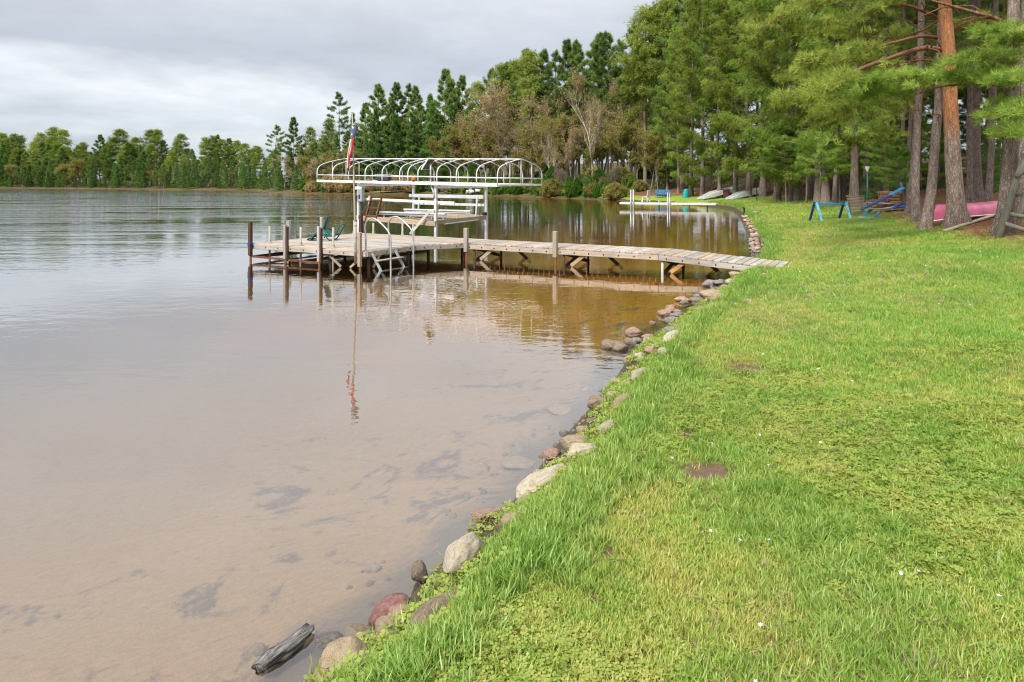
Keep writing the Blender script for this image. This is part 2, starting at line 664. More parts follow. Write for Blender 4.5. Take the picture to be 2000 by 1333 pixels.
def make_ground():
    xs = axis(-455, -3.0, 7.5, 330, 0.085, 1.04)
    ys = axis(-12, 1.2, 17.0, 560, 0.085, 1.036)
    gx, gy = np.meshgrid(xs, ys)
    px, py = gx.ravel(), gy.ravel()
    s, f = s_of(px, py), f_of(px, py)
    z = height(px, py, s, f)
    nx, ny = len(xs), len(ys)
    me = bpy.data.meshes.new('ground')
    co = np.stack([px, py, z], 1).astype(np.float32)
    i, j = np.meshgrid(np.arange(nx - 1), np.arange(ny - 1))
    a = (j * nx + i).ravel()
    quads = np.stack([a, a + 1, a + nx + 1, a + nx], 1).astype(np.int32)
    nq = len(quads)
    me.vertices.add(len(co))
    me.vertices.foreach_set('co', co.ravel())
    me.loops.add(nq * 4)
    me.loops.foreach_set('vertex_index', quads.ravel())
    me.polygons.add(nq)
    me.polygons.foreach_set('loop_start', np.arange(0, nq * 4, 4, dtype=np.int32))
    me.polygons.foreach_set('loop_total', np.full(nq, 4, np.int32))
    me.polygons.foreach_set('use_smooth', np.ones(nq, bool))
    me.update(calc_edges=True)
    for nm, val in (('shore', s), ('wood', f)):
        at = me.attributes.new(nm, 'FLOAT', 'POINT')
        at.data.foreach_set('value', val.astype(np.float32))
    me.materials.append(M['ground'])
    o = bpy.data.objects.new('ground', me)
    COL.objects.link(o)
    o['kind'] = 'structure'
    return o


def lawn_colour(k, p):
    """lush / mown yellowish / thatch patches shared by the turf and the grass on it"""
    warp = k.mapping(p, scale=(1, 0.55, 1))
    a = k.noise(warp, 0.55, 5.0, 0.6)
    b = k.noise(p, 2.3, 4.0, 0.6)
    return k.math('ADD', k.math('MULTIPLY', a, 0.62), k.math('MULTIPLY', b, 0.38))


def mat_ground():
    k = NT('ground')
    p = k.pos()
    s, f = k.attr('shore'), k.attr('wood')
    # lawn
    fine = k.noise(p, 26.0, 5.0, 0.7)
    l = lawn_colour(k, p)
    lawn = k.ramp(l, [(0.38, (0.11, 0.21, 0.028)), (0.49, (0.21, 0.26, 0.045)), (0.60, (0.30, 0.27, 0.08))])
    lawn = k.mix(k.ramp(fine, [(0.38, 0.75), (0.6, 0.0)]), lawn, (0.075, 0.06, 0.028))
    far = k.ramp(k.math('DIVIDE', k.xyz(p)[1], 60.0), [(0.12, 0.0), (0.3, 1.0)])
    lawn_far = k.ramp(l, [(0.36, (0.17, 0.30, 0.032)), (0.52, (0.26, 0.35, 0.05)), (0.64, (0.36, 0.36, 0.085))])
    lawn = k.mix(far, lawn, k.mix(k.math('MULTIPLY', fine, 0.35), lawn_far, (0.08, 0.12, 0.02)))
    # bare spots
    d = None
    for (cx, cy, r) in BARE:
        cmb = k.n('ShaderNodeVectorMath', operation='DISTANCE')
        k.put(cmb.inputs[0], k.mapping(p, scale=(1, 1, 0)))
        cmb.inputs[1].default_value = (cx, cy, 0)
        dd = k.math('DIVIDE', cmb.outputs['Value'], r)
        d = dd if d is None else k.math('MINIMUM', d, dd)
    d = k.math('ADD', d, k.math('MULTIPLY', k.math('SUBTRACT', k.noise(p, 9.0, 3.0), 0.5), 0.9))
    lawn = k.mix(k.ramp(d, [(0.55, 1.0), (1.0, 0.0)]), lawn, k.mix(fine, (0.075, 0.042, 0.032), (0.185, 0.125, 0.085)))
    # needle litter under the pines
    lit = k.noise(p, 7.0, 6.0, 0.7)
    litter = k.ramp(lit, [(0.3, (0.075, 0.035, 0.02)), (0.5, (0.19, 0.085, 0.045)), (0.7, (0.30, 0.17, 0.10))])
    far_shade = k.ramp(k.math('DIVIDE', k.xyz(p)[1], 200.0), [(0.34, 0.0), (0.5, 0.7)])
    litter = k.mix(far_shade, litter, (0.06, 0.042, 0.028))  # shade under the far trees painted into the litter colour
    moss = k.ramp(k.noise(p, 0.35, 4.0), [(0.52, 0.0), (0.66, 0.8)])
    litter = k.mix(moss, litter, (0.17, 0.17, 0.055))
    fe = k.math('ADD', f, k.math('MULTIPLY', k.math('SUBTRACT', k.noise(p, 1.3, 4.0, 0.6), 0.5), 2.4))
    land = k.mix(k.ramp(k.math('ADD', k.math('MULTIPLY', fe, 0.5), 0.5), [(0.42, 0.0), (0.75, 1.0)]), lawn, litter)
    # wet soil at the bank
    bank = k.ramp(k.math('ADD', s, k.math('MULTIPLY', k.math('SUBTRACT', k.noise(p, 5.0, 3.0), 0.5), 0.3)), [(0.28, 1.0), (0.45, 0.0)])
    land = k.mix(bank, land, k.mix(fine, (0.035, 0.028, 0.02), (0.11, 0.085, 0.055)))
    # sandy bed with drifts of dark leaf debris
    dn = k.noise(k.aniso(p, 48, 0.95, 1.2), 1.1, 7.0, 0.7, 1.4)
    dbl = k.noise(p, 7.5, 5.0, 0.68, 0.8)
    deb = k.math('ADD', k.math('MULTIPLY', dn, 0.72), k.math('MULTIPLY', dbl, 0.28))
    grain = k.noise(k.aniso(p, 40, 0.7, 2.2), 20.0, 5.0, 0.7)
    sand = k.mix(grain, (0.135, 0.096, 0.058), (0.26, 0.188, 0.116))
    # iron-stained sand round the dock, dark silt farther out
    py_ = k.math('ADD', k.xyz(p)[1], k.math('ADD', k.math('MULTIPLY', k.xyz(p)[0], 0.25), k.math('MULTIPLY', k.math('SUBTRACT', k.noise(p, 0.6, 4.0), 0.5), 5.0)))
    amber = k.ramp(k.math('DIVIDE', py_, 20.0), [(0.40, 0.0), (0.58, 1.0)])
    sand = k.mix(amber, sand, k.mix(grain, (0.24, 0.115, 0.018), (0.42, 0.225, 0.042)))
    off_ = k.math('ADD', k.math('MULTIPLY', s, -1.0), k.math('MULTIPLY', k.math('SUBTRACT', k.noise(p, 0.45, 4.0), 0.5), 4.0))
    silt = k.ramp(k.math('DIVIDE', off_, 30.0), [(0.05, 0.0), (0.40, 1.0)])
    sand = k.mix(silt, sand, k.mix(grain, (0.028, 0.022, 0.012), (0.06, 0.048, 0.026)))
    sand = k.mix(k.ramp(k.math('SUBTRACT', deb, k.ramp(k.math('MULTIPLY', s, -0.25), [(0.4, 0.0), (1.0, 0.12)])), [(0.532, 0.0), (0.60, 0.85)]), sand, k.mix(grain, (0.045, 0.038, 0.034), (0.11, 0.09, 0.078)))
    edge = k.math('ADD', k.math('MULTIPLY', s, -1.0), k.math('MULTIPLY', k.math('SUBTRACT', dn, 0.5), 1.5))
    sand = k.mix(k.ramp(edge, [(0.12, 0.9), (0.42, 0.0)]), sand, k.mix(grain, (0.05, 0.043, 0.035), (0.12, 0.10, 0.08)))
    land = k.mix(k.ramp(k.math('DIVIDE', k.xyz(p)[1], 200.0), [(0.37, 0.0), (0.43, 0.85)]), land, k.mix(lit, (0.04, 0.034, 0.018), (0.13, 0.12, 0.052)))  # far grass and soil tone, darkened in colour for tree shade
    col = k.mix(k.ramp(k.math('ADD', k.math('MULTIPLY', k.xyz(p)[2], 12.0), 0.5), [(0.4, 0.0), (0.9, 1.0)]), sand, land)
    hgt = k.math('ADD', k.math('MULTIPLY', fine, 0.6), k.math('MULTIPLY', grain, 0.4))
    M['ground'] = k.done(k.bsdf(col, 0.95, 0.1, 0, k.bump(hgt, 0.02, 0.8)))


def mat_water():
    k = NT('water')
    p = k.pos()
    x, y, _ = k.xyz(p)
    w1 = k.noise(k.mapping(p, rot=(0, 0, R(14)), scale=(0.55, 1, 1)), 3.4, 3.0, 0.5)
    w2 = k.noise(k.mapping(p, rot=(0, 0, R(-24)), scale=(0.6, 1, 1)), 9.0, 2.0, 0.5)
    big = k.noise(k.mapping(p, scale=(0.35, 1, 1)), 0.85, 3.0, 0.5)
    # wind roughened open lake to the left, sheltered water along the right bank
    lee = k.math('ADD', k.math('MULTIPLY', x, 1.0), k.math('MULTIPLY', y, -0.33))
    open_ = k.ramp(k.math('DIVIDE', k.math('ADD', k.math('MULTIPLY', lee, -1.0), -13.0), 40.0), [(0.0, 0.0), (0.9, 1.0)])
    patch = k.ramp(k.noise(k.mapping(p, scale=(0.16, 1, 1)), 0.22, 5.0, 0.65), [(0.43, 0.06), (0.56, 1.0)])
    calm = k.ramp(k.noise(k.mapping(p, scale=(0.6, 1, 1)), 0.35, 3.0), [(0.4, 0.35), (0.65, 1.0)])
    amp = k.math('ADD', k.math('MULTIPLY', calm, 2.1), k.math('MULTIPLY', k.math('MULTIPLY', open_, patch), 19.0))
    small = k.math('ADD', k.math('MULTIPLY', w1, 0.0030), k.math('MULTIPLY', w2, 0.0007))
    hgt = k.math('ADD', k.math('MULTIPLY', small, amp), k.math('MULTIPLY', k.math('MULTIPLY', big, 0.045), k.math('MULTIPLY', open_, patch)))
    nrm = k.bump(hgt, 1.0, 1.0)
    # mirror share rises towards grazing, the same seen from above and below
    dt = k.n('ShaderNodeVectorMath', operation='DOT_PRODUCT')
    k.put(dt.inputs[0], k.n('ShaderNodeNewGeometry').outputs['Incoming'])
    k.put(dt.inputs[1], nrm)
    ci = k.math('SUBTRACT', 1.0, k.math('ABSOLUTE', dt.outputs['Value']), clamp=True)
    fac = k.math('ADD', 0.025, k.math('MULTIPLY', 0.975, k.math('POWER', ci, 2.8)))
    gl = k.n('ShaderNodeBsdfGlossy')
    gl.inputs['Roughness'].default_value = 0.012
    gl.inputs['Color'].default_value = (0.97, 0.98, 1.0, 1)
    k.put(gl.inputs['Normal'], nrm)
    tr = k.n('ShaderNodeBsdfTransparent')
    mx = k.n('ShaderNodeMixShader')
    k.put(mx.inputs[0], fac)
    k.t.links.new(tr.outputs[0], mx.inputs[1])
    k.t.links.new(gl.outputs[0], mx.inputs[2])
    tr.inputs['Color'].default_value = (0.97, 0.93, 0.86, 1)      # tea-coloured lake water
    M['water'] = k.done(mx.outputs[0])


BARE = []
for (bx, by, br) in ((1378, 925, 0.24), (1452, 722, 0.22), (1340, 850, 0.08), (1190, 1085, 0.07), (1560, 880, 0.05), (1795, 915, 0.06),
                     (1165, 1170, 0.05), (1740, 800, 0.08), (1620, 490, 0.3), (1580, 485, 0.2)):
    q = on_ground(bx, by)
    BARE.append((q.x, q.y, br))
mat_ground()
mat_water()
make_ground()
lake = MB()
lake.box((-60, 270, -4.0), (790, 580, 8.0))
lk = lake.build('lake_water', M['water'])
lk['kind'] = 'structure'

# ------------------------------------------------------------------ vegetation materials


def mat_leaf(name, dark, mid, lite, trans=0.45, rnd=0.35):
    k = NT(name)
    t = k.attr('tint')
    v = k.math('ADD', k.math('MULTIPLY', t, 1.0 - rnd), k.math('MULTIPLY', k.rnd(), rnd))
    c = k.ramp(v, [(0.12, dark), (0.5, mid), (0.88, lite)])
    df = k.n('ShaderNodeBsdfDiffuse')
    tl = k.n('ShaderNodeBsdfTranslucent')
    k.put(df.inputs[0], c)
    k.put(tl.inputs[0], c)
    mx = k.n('ShaderNodeMixShader')
    mx.inputs[0].default_value = trans
    k.t.links.new(df.outputs[0], mx.inputs[1])
    k.t.links.new(tl.outputs[0], mx.inputs[2])
    M[name] = k.done(mx.outputs[0])


mat_leaf('pine_needles', (0.075, 0.120, 0.034), (0.18, 0.27, 0.07), (0.32, 0.42, 0.115))
mat_leaf('fir_needles', (0.055, 0.110, 0.030), (0.14, 0.26, 0.062), (0.24, 0.39, 0.095))
mat_leaf('olive_needles', (0.10, 0.135, 0.025), (0.25, 0.32, 0.058), (0.43, 0.50, 0.115))
mat_leaf('fresh_needles', (0.085, 0.145, 0.025), (0.225, 0.35, 0.06), (0.39, 0.50, 0.11))
mat_leaf('tan_buds', (0.32, 0.23, 0.12), (0.46, 0.36, 0.19), (0.56, 0.47, 0.26))
mat_leaf('yellow_buds', (0.21, 0.185, 0.055), (0.31, 0.29, 0.085), (0.41, 0.385, 0.12))
mat_leaf('bush_leaves', (0.055, 0.130, 0.022), (0.11, 0.235, 0.034), (0.18, 0.33, 0.05))
mat_leaf('grey_twigs', (0.16, 0.125, 0.095), (0.25, 0.205, 0.155), (0.34, 0.285, 0.21))


def mat_bark(name, dark, mid, lite, orange=None, z0=3.0, z1=6.0, scale=5.0):
    k = NT(name)
    o = k.obj()
    v = k.mapping(o, scale=(1, 1, 0.28))
    wob = k.n('ShaderNodeVectorMath', operation='ADD')
    k.put(wob.inputs[0], v)
    sc_ = k.n('ShaderNodeVectorMath', operation='SCALE')
    k.put(sc_.inputs[0], k.noise(o, 9.0, 3.0, 0.6, 0, True))
    sc_.inputs['Scale'].default_value = 0.16
    k.put(wob.inputs[1], sc_.outputs[0])
    vor = k.voronoi(wob.outputs[0], scale * 4.2, 'DISTANCE_TO_EDGE')
    nz = k.noise(k.mapping(o, scale=(1, 1, 0.3)), scale * 2.0, 5.0, 0.65)
    hgt = k.math('ADD', k.math('MULTIPLY', k.ramp(vor, [(0.0, 0.0), (0.30, 1.0)]), 0.38), k.math('MULTIPLY', nz, 0.85))
    c = k.ramp(hgt, [(0.25, dark), (0.6, mid), (0.95, lite)])
    if orange:
        z = k.math('ADD', k.xyz(o)[2], k.math('MULTIPLY', k.math('SUBTRACT', k.noise(o, 1.2, 3.0), 0.5), 1.6))
        fz = k.n('ShaderNodeMapRange')
        k.put(fz.inputs[0], z)
        fz.inputs[1].default_value = z0
        fz.inputs[2].default_value = z1
        c = k.mix(fz.outputs[0], c, k.mix(k.ramp(hgt, [(0.3, 0.0), (0.75, 1.0)]), tuple(x * 0.38 for x in orange), orange))
    M[name] = k.done(k.bsdf(c, 0.95, 0.1, 0, k.bump(hgt, 0.03)))


mat_bark('pine_bark', (0.07, 0.053, 0.046), (0.225, 0.175, 0.152), (0.40, 0.335, 0.30))
mat_bark('orange_pine_bark', (0.07, 0.052, 0.044), (0.235, 0.18, 0.152), (0.41, 0.335, 0.29), (0.43, 0.20, 0.095), 2.3, 3.3, 4.0)
mat_bark('limb_bark', (0.08, 0.04, 0.022), (0.24, 0.125, 0.068), (0.36, 0.21, 0.125), None)
mat_bark('grey_bark', (0.10, 0.085, 0.07), (0.235, 0.205, 0.17), (0.36, 0.325, 0.275))


def mat_birch():
    k = NT('birch_bark')
    o = k.obj()
    b = k.noise(k.mapping(o, scale=(1, 1, 5)), 2.4, 4.0, 0.6)
    c = k.ramp(b, [(0.30, (0.05, 0.045, 0.04)), (0.40, (0.55, 0.53, 0.48)), (0.7, (0.70, 0.68, 0.62))])
    M['birch_bark'] = k.done(k.bsdf(c, 0.8, 0.2))


mat_birch()

# ------------------------------------------------------------------ foliage built from needle tufts


def tuft_tpl(rng, n, width, cone=1.2, two=False):
    """n slim leaf triangles fanning out of the origin round +Z, unit length"""
    out = []
    for i in range(n):
        az = 2 * math.pi * (i + rng.random() * 0.8) / n
        th = cone * math.sqrt(rng.uniform(0.05, 1.0))
        d = np.array([math.sin(th) * math.cos(az), math.sin(th) * math.sin(az), math.cos(th)])
        w = np.cross(d, rng.normal(size=3))
        w /= np.linalg.norm(w) + 1e-9
        L = rng.uniform(0.7, 1.1)
        b = d * 0.08
        out += [b - w * width * 0.5, b + w * width * 0.5, d * L] if not two else [b, d * L * 0.6 + w * width, d * L]
    return np.array(out)


def place_tufts(rng, pos, dirs, size, tpls, tint=None):
    """all tufts as one triangle soup; returns verts, tint"""
    pos, dirs, size = np.asarray(pos, float), np.asarray(dirs, float), np.asarray(size, float)
    N = len(pos)
    z = dirs / (np.linalg.norm(dirs, axis=1, keepdims=True) + 1e-9)
    r = rng.normal(size=(N, 3))
    x = np.cross(r, z)
    x /= np.linalg.norm(x, axis=1, keepdims=True) + 1e-9
    y = np.cross(z, x)
    which = rng.integers(0, len(tpls), N)
    V, T = [], []
    tint = rng.random(N) if tint is None else np.clip(np.asarray(tint) + rng.normal(0, 0.10, N), 0, 1)
    for t, tp in enumerate(tpls):
        m = which == t
        if not m.any():
            continue
        q = (tp[None, :, 0, None] * x[m][:, None] + tp[None, :, 1, None] * y[m][:, None] + tp[None, :, 2, None] * z[m][:, None])
        q = q * size[m][:, None, None] + pos[m][:, None]
        V.append(q.reshape(-1, 3))
        T.append(np.repeat(tint[m], tp.shape[0]))
    return np.concatenate(V), np.concatenate(T)


def soup_mesh(name, V, T, mat):
    me = bpy.data.meshes.new(name)
    n = len(V)
    me.vertices.add(n)
    me.vertices.foreach_set('co', V.astype(np.float32).ravel())
    me.loops.add(n)
    me.loops.foreach_set('vertex_index', np.arange(n, dtype=np.int32))
    me.polygons.add(n // 3)
    me.polygons.foreach_set('loop_start', np.arange(0, n, 3, dtype=np.int32))
    me.polygons.foreach_set('loop_total', np.full(n // 3, 3, np.int32))
    me.update(calc_edges=True)
    at = me.attributes.new('tint', 'FLOAT', 'POINT')
    at.data.foreach_set('value', T.astype(np.float32))
    me.materials.append(mat)
    return me


def trunk_pts(rng, h, lean=0.02, wob=0.12, n=9):
    ax, ay = rng.normal(0, lean), rng.normal(0, lean)
    out = []
    for i in range(n):
        t = i / (n - 1)
        out.append((ax * h * t + rng.normal(0, wob) * t * (1 - t) * 2, ay * h * t + rng.normal(0, wob) * t * (1 - t) * 2, h * t))
    return out


def lerp_path(pts, z):
    for a, b in zip(pts, pts[1:]):
        if a[2] <= z <= b[2]:
            t = (z - a[2]) / (b[2] - a[2] + 1e-9)
            return np.array([a[i] + (b[i] - a[i]) * t for i in range(3)])
    return np.array(pts[-1], float)


def trunk_tube(mb, pts, r0, r1, n=9, flare=1.5):
    h = pts[-1][2]
    fine = smooth_path(pts, 2)
    fine = [(fine[0][0], fine[0][1], -0.35)] + [p for p in fine]
    rad = []
    for p in fine:
        t = max(0, p[2]) / h
        f = 1 + (flare - 1) * math.exp(-max(0.0, p[2]) / (r0 * 2.2))
        rad.append((r0 * (1 - t) + r1 * t) * f)
    mb.tube(fine, rad, n)


def conifer(seed, h, cb, rad, style, tuft, ntuft, nbr, mat, bark, width=0.1, nleaf=8, r0=None, top_open=0.0, one_side=None, limb_r=0.03):
    """style: 'white' (level plates), 'red' (pom-poms on rising limbs), 'fir' (dense cone)"""
    rng = np.random.default_rng(seed)
    mb = MB()
    r0 = r0 or h * 0.0105
    tp = trunk_pts(rng, h, 0.012 if style == 'fir' else 0.02, h * 0.006)
    trunk_tube(mb, tp, r0, 0.025)
    pos, dirs, size, tin = [], [], [], []
    z_lo = h * cb
    per = max(3, int(ntuft / nbr))
    az = rng.random() * 6.28
    for b in range(nbr):
        t = (b + rng.random() * 0.9) / nbr
        t = t ** (0.85 if style != 'fir' else 1.0)
        z = z_lo + (h - z_lo) * t
        az += 2.399 + rng.normal(0, 0.35)
        if style == 'fir':
            L = rad * (1 - t) ** 0.9 * rng.uniform(0.8, 1.1) + 0.15
            el = 0.05 - 0.25 * (1 - t) + rng.normal(0, 0.07) + 0.6 * t
        elif style == 'white':
            prof = min(1.0, 0.55 + 1.3 * t) * (1 - t ** 1.5) ** 0.85
            L = rad * prof * rng.uniform(0.55, 1.2) + 0.3
            el = -0.10 + 0.75 * t ** 1.6 + rng.normal(0, 0.10)
        else:
            prof = min(1.0, 0.62 + 1.2 * t) * (1 - t ** 1.8) ** 0.8
            L = rad * prof * rng.uniform(0.6, 1.15) + 0.35
            el = 0.02 - 0.22 * max(0, 0.35 - t) / 0.35 + 0.85 * t ** 1.3 + rng.normal(0, 0.15)
        if one_side is not None:
            c = math.cos(az - one_side)
            L *= 0.62 + 0.38 * c
        base = lerp_path(tp, z)
        d = np.array([math.cos(az) * math.cos(el), math.sin(az) * math.cos(el), math.sin(el)])
        side = np.array([-math.sin(az), math.cos(az), 0.0])
        bend = {'fir': -0.12, 'white': 0.16, 'red': 0.25}[style]
        q = [base + d * L * u + np.array([0, 0, bend * L * u * u]) for u in (0, 0.35, 0.7, 1.0)]
        r_b = limb_r * (0.4 + 0.6 * (1 - t)) * (L / rad + 0.35)
        mb.tube(q, [r_b, r_b * 0.7, r_b * 0.45, 0.006], 4, cap=False)
        n = max(3, int(per * (0.35 + L / rad)))
        if style == 'red':
            nc = max(2, int(n / 14))
            for c in range(nc):
                u = rng.uniform(0.35, 1.0) ** 0.7
                cen = base + d * L * u + np.array([0, 0, bend * L * u * u]) + side * rng.normal(0, 0.22) * L * (1.15 - u) + np.array([0, 0, rng.normal(0.08, 0.12) * tuft * 2])
                k = int(rng.integers(9, 18))
                off = rng.normal(0, 1, (k, 3)) * np.array([1, 1, 0.55]) * tuft * 0.85
                tin.append(np.clip(rng.normal(0.45, 0.26), 0, 1) + 0.16 * off[:, 2] / tuft)  # random clump tone; upper tufts tinted lighter as if lit from above
                pos.append(cen + off)
                dirs.append(off / tuft + np.array([0, 0, 0.7]) + d * 0.5)
                size.append(tuft * rng.uniform(0.75, 1.2, k))
        else:
            u = rng.uniform(0.12 if style == 'fir' else 0.25, 1.0, n) ** 0.75
            wid = (0.34 if style == 'fir' else 0.26) * L * (1.12 - u)
            lat = rng.normal(0, 0.62, n) * wid
            vert = rng.normal(0, 0.35 if style == 'fir' else 0.24, n) * tuft
            p = base + d * L * u[:, None] + side * lat[:, None] + np.array([0, 0, 1]) * (bend * L * u * u + vert - 0.1 * np.abs(lat))[:, None]
            pos.append(p)
            tin.append(np.full(n, np.clip(rng.normal(0.45, 0.24), 0, 1)) + 0.18 * vert / tuft)  # random branch tone, with top light painted in as a lighter tint
            dr = d * 0.8 + side * np.sign(lat)[:, None] * 0.6 + np.array([0, 0, 0.35 if style == 'white' else 0.05]) + rng.normal(0, 0.3, (n, 3))
            dirs.append(dr)
            size.append(tuft * rng.uniform(0.7, 1.25, n))
    # leader
    k = 26
    zt = rng.uniform(0.93, 1.0, k) * h
    pos.append(np.array([lerp_path(tp, min(z, h)) for z in zt]) + rng.normal(0, tuft * 0.35, (k, 3)))
    dirs.append(rng.normal(0, 0.4, (k, 3)) + np.array([0, 0, 1.0]))
    tin.append(np.full(k, 0.6))
    size.append(tuft * rng.uniform(0.7, 1.1, k))
    P, D, S = np.concatenate(pos), np.concatenate(dirs), np.concatenate(size)
    tpls = [tuft_tpl(rng, nleaf, width, 1.25) for _ in range(5)]
    V, T = place_tufts(rng, P, D, S, tpls, np.concatenate(tin))
    return mb.mesh('trunk', M[bark], True), soup_mesh('crown', V, T, M[mat]), h


def broadleaf(seed, h, spread, mat, bark, nbud, bud, stems=1, r0=None, first=0.3, width=0.5):
    """bare spring tree: forking limbs, thin twigs, sparse buds and young leaves"""
    rng = np.random.default_rng(seed)
    mb = MB()
    tips = []

    def grow(p, d, L, r, lev):
        n = 4
        pts, rr = [p], [r]
        q, dd = np.array(p), np.array(d)
        for i in range(n):
            dd = dd + rng.normal(0, 0.10 + 0.03 * lev, 3) + np.array([0, 0, 0.05])
            dd /= np.linalg.norm(dd)
            q = q + dd * L / n
            pts.append(q.copy())
            rr.append(r * (1 - 0.55 * (i + 1) / n))
        mb.tube(pts, rr, (7, 5, 4, 3, 3)[min(lev, 4)], cap=False)
        if lev >= 3:
            tips.append((np.array(pts), L))
            return
        for k in range({0: 7, 1: 5, 2: 4}[lev]):
            u = rng.uniform(first if lev == 0 else 0.25, 1.0)
            i = min(n - 1, int(u * n))
            b = pts[i] + (pts[i + 1] - pts[i]) * (u * n - i)
            a = rng.random() * 6.28
            perp = np.cross(dd, [math.cos(a), math.sin(a), 0.3])
            perp /= np.linalg.norm(perp) + 1e-9
            nd = dd * rng.uniform(0.5, 0.9) + perp * rng.uniform(0.5, 0.9) * spread + np.array([0, 0, 0.25])
            grow(b, nd / np.linalg.norm(nd), L * rng.uniform(0.38, 0.6), max(0.006, rr[i] * 0.5), lev + 1)
        tips.append((np.array(pts[2:]), L * 0.5))

    for s in range(stems):
        a = 6.28 * s / max(1, stems) + rng.random()
        tilt = 0.05 if stems == 1 else 0.16
        d = np.array([math.cos(a) * tilt, math.sin(a) * tilt, 1.0])
        grow(np.array([math.cos(a) * 0.2 * (stems > 1), math.sin(a) * 0.2 * (stems > 1), -0.3]), d / np.linalg.norm(d), h * 0.72 * rng.uniform(0.88, 1.0), r0 or h * 0.010, 0)
    per = max(2, nbud // len(tips))
    pos = []
    for pts, L in tips:
        for _ in range(per):
            i = rng.integers(0, len(pts) - 1)
            b = pts[i] + (pts[i + 1] - pts[i]) * rng.random()
            pos.append(b + rng.normal(0, 0.16 + 0.09 * L, 3))
    P = np.array(pos)
    D = rng.normal(0, 1, P.shape) + np.array([0, 0, 0.5])
    V, T = place_tufts(rng, P, D, bud * rng.uniform(0.6, 1.3, len(P)), [tuft_tpl(rng, 4, width, 1.5) for _ in range(4)])
    top = max(V[:, 2].max(), 1)
    return mb.mesh('trunk', M[bark], True), soup_mesh('crown', V, T, M[mat]), top


def bush(seed, h, rad, mat, n, leaf, shape='egg', width=0.35, nleaf=6):
    rng = np.random.default_rng(seed)
    mb = MB()
    for _ in range(6):
        a = rng.random() * 6.28
        e = (math.cos(a) * rad * 0.5, math.sin(a) * rad * 0.5, h * rng.uniform(0.5, 0.85))
        mb.tube([(0, 0, -0.2), (e[0] * 0.4, e[1] * 0.4, e[2] * 0.5), e], [0.03 * h, 0.02 * h, 0.008], 5, cap=False)
    u = rng.random(n)
    z = u * h
    prof = np.sin(np.clip(u * 0.93 + 0.1, 0, 1) * math.pi) ** 0.65 if shape == 'egg' else (1 - u) ** 0.8 + 0.08
    a = rng.random(n) * 6.28
    lump = 0.78 + 0.25 * np.sin(a * 3 + u * 7 + seed) + 0.16 * np.sin(a * 7 - u * 12)
    r = rad * prof * lump * rng.uniform(0.25, 1.0, n) ** 0.4
    P = np.stack([np.cos(a) * r, np.sin(a) * r, z], 1)
    D = np.stack([np.cos(a), np.sin(a), 0.6 + 0 * a], 1) + rng.normal(0, 0.4, (n, 3))
    V, T = place_tufts(rng, P, D, leaf * rng.uniform(0.6, 1.3, n), [tuft_tpl(rng, nleaf, width, 1.3) for _ in range(4)])
    return mb.mesh('stem', M['grey_bark'], True), soup_mesh('foliage', V, T, M[mat]), h


PROTO = {}


def proto(key, fn):
    PROTO[key] = fn


proto('wp0', conifer(21, 22, 0.16, 4.2, 'white', 0.60, 4300, 58, 'pine_needles', 'pine_bark', 0.13, 7))
proto('wp1', conifer(22, 22, 0.22, 3.8, 'white', 0.60, 3700, 50, 'pine_needles', 'pine_bark', 0.13, 7))
proto('wp2', conifer(23, 22, 0.42, 4.0, 'white', 0.56, 1600, 28, 'pine_needles', 'pine_bark', 0.12, 7))
proto('fir0', conifer(24, 18, 0.06, 3.3, 'fir', 0.52, 3300, 62, 'fir_needles', 'pine_bark', 0.14, 7))
proto('fir1', conifer(25, 18, 0.10, 2.7, 'fir', 0.52, 2700, 54, 'fir_needles', 'pine_bark', 0.14, 7))
proto('rp0', conifer(26, 22, 0.40, 3.3, 'red', 0.50, 3600, 46, 'olive_needles', 'pine_bark', 0.13, 7))
proto('rp1', conifer(27, 22, 0.52, 3.0, 'red', 0.50, 2800, 38, 'olive_needles', 'pine_bark', 0.13, 7))
proto('rp2', conifer(28, 22, 0.30, 3.6, 'red', 0.50, 4200, 54, 'olive_needles', 'pine_bark', 0.13, 7))
# nearer pines of the right-hand wood, finer needles, crowns hanging low over the lawn
proto('np0', conifer(31, 24, 0.07, 4.4, 'red', 0.29, 12500, 66, 'olive_needles', 'pine_bark', 0.10, 9, limb_r=0.05))
proto('np1', conifer(32, 24, 0.10, 4.6, 'red', 0.29, 12500, 64, 'fresh_needles', 'pine_bark', 0.10, 9, limb_r=0.05))
proto('np2', conifer(33, 24, 0.08, 4.4, 'red', 0.29, 12000, 62, 'olive_needles', 'pine_bark', 0.10, 9, limb_r=0.05))
proto('tn0', conifer(34, 24, 0.33, 3.4, 'red', 0.34, 6000, 56, 'pine_needles', 'pine_bark', 0.10, 8, r0=0.17))
proto('tn1', conifer(35, 24, 0.26, 3.2, 'white', 0.34, 6000, 60, 'pine_needles', 'pine_bark', 0.10, 8, r0=0.14))
proto('sap0', conifer(36, 6, 0.36, 1.9, 'white', 0.20, 3000, 46, 'fresh_needles', 'pine_bark', 0.09, 9, r0=0.05))
proto('sap1', conifer(37, 5, 0.05, 1.4, 'fir', 0.17, 3000, 54, 'fir_needles', 'pine_bark', 0.10, 8, r0=0.04))
proto('de0', broadleaf(41, 17, 0.8, 'tan_buds', 'grey_bark', 3600, 0.20))
proto('de1', broadleaf(42, 15, 0.9, 'yellow_buds', 'grey_bark', 4600, 0.26))
proto('de2', broadleaf(43, 17, 0.65, 'tan_buds', 'grey_bark', 2800, 0.19, stems=2))
proto('bi0', broadleaf(44, 18, 0.55, 'tan_buds', 'birch_bark', 2400, 0.19, stems=2, r0=0.16, first=0.45))
proto('bi1', broadleaf(45, 18, 0.5, 'yellow_buds', 'birch_bark', 3000, 0.22, stems=3, r0=0.13, first=0.5))
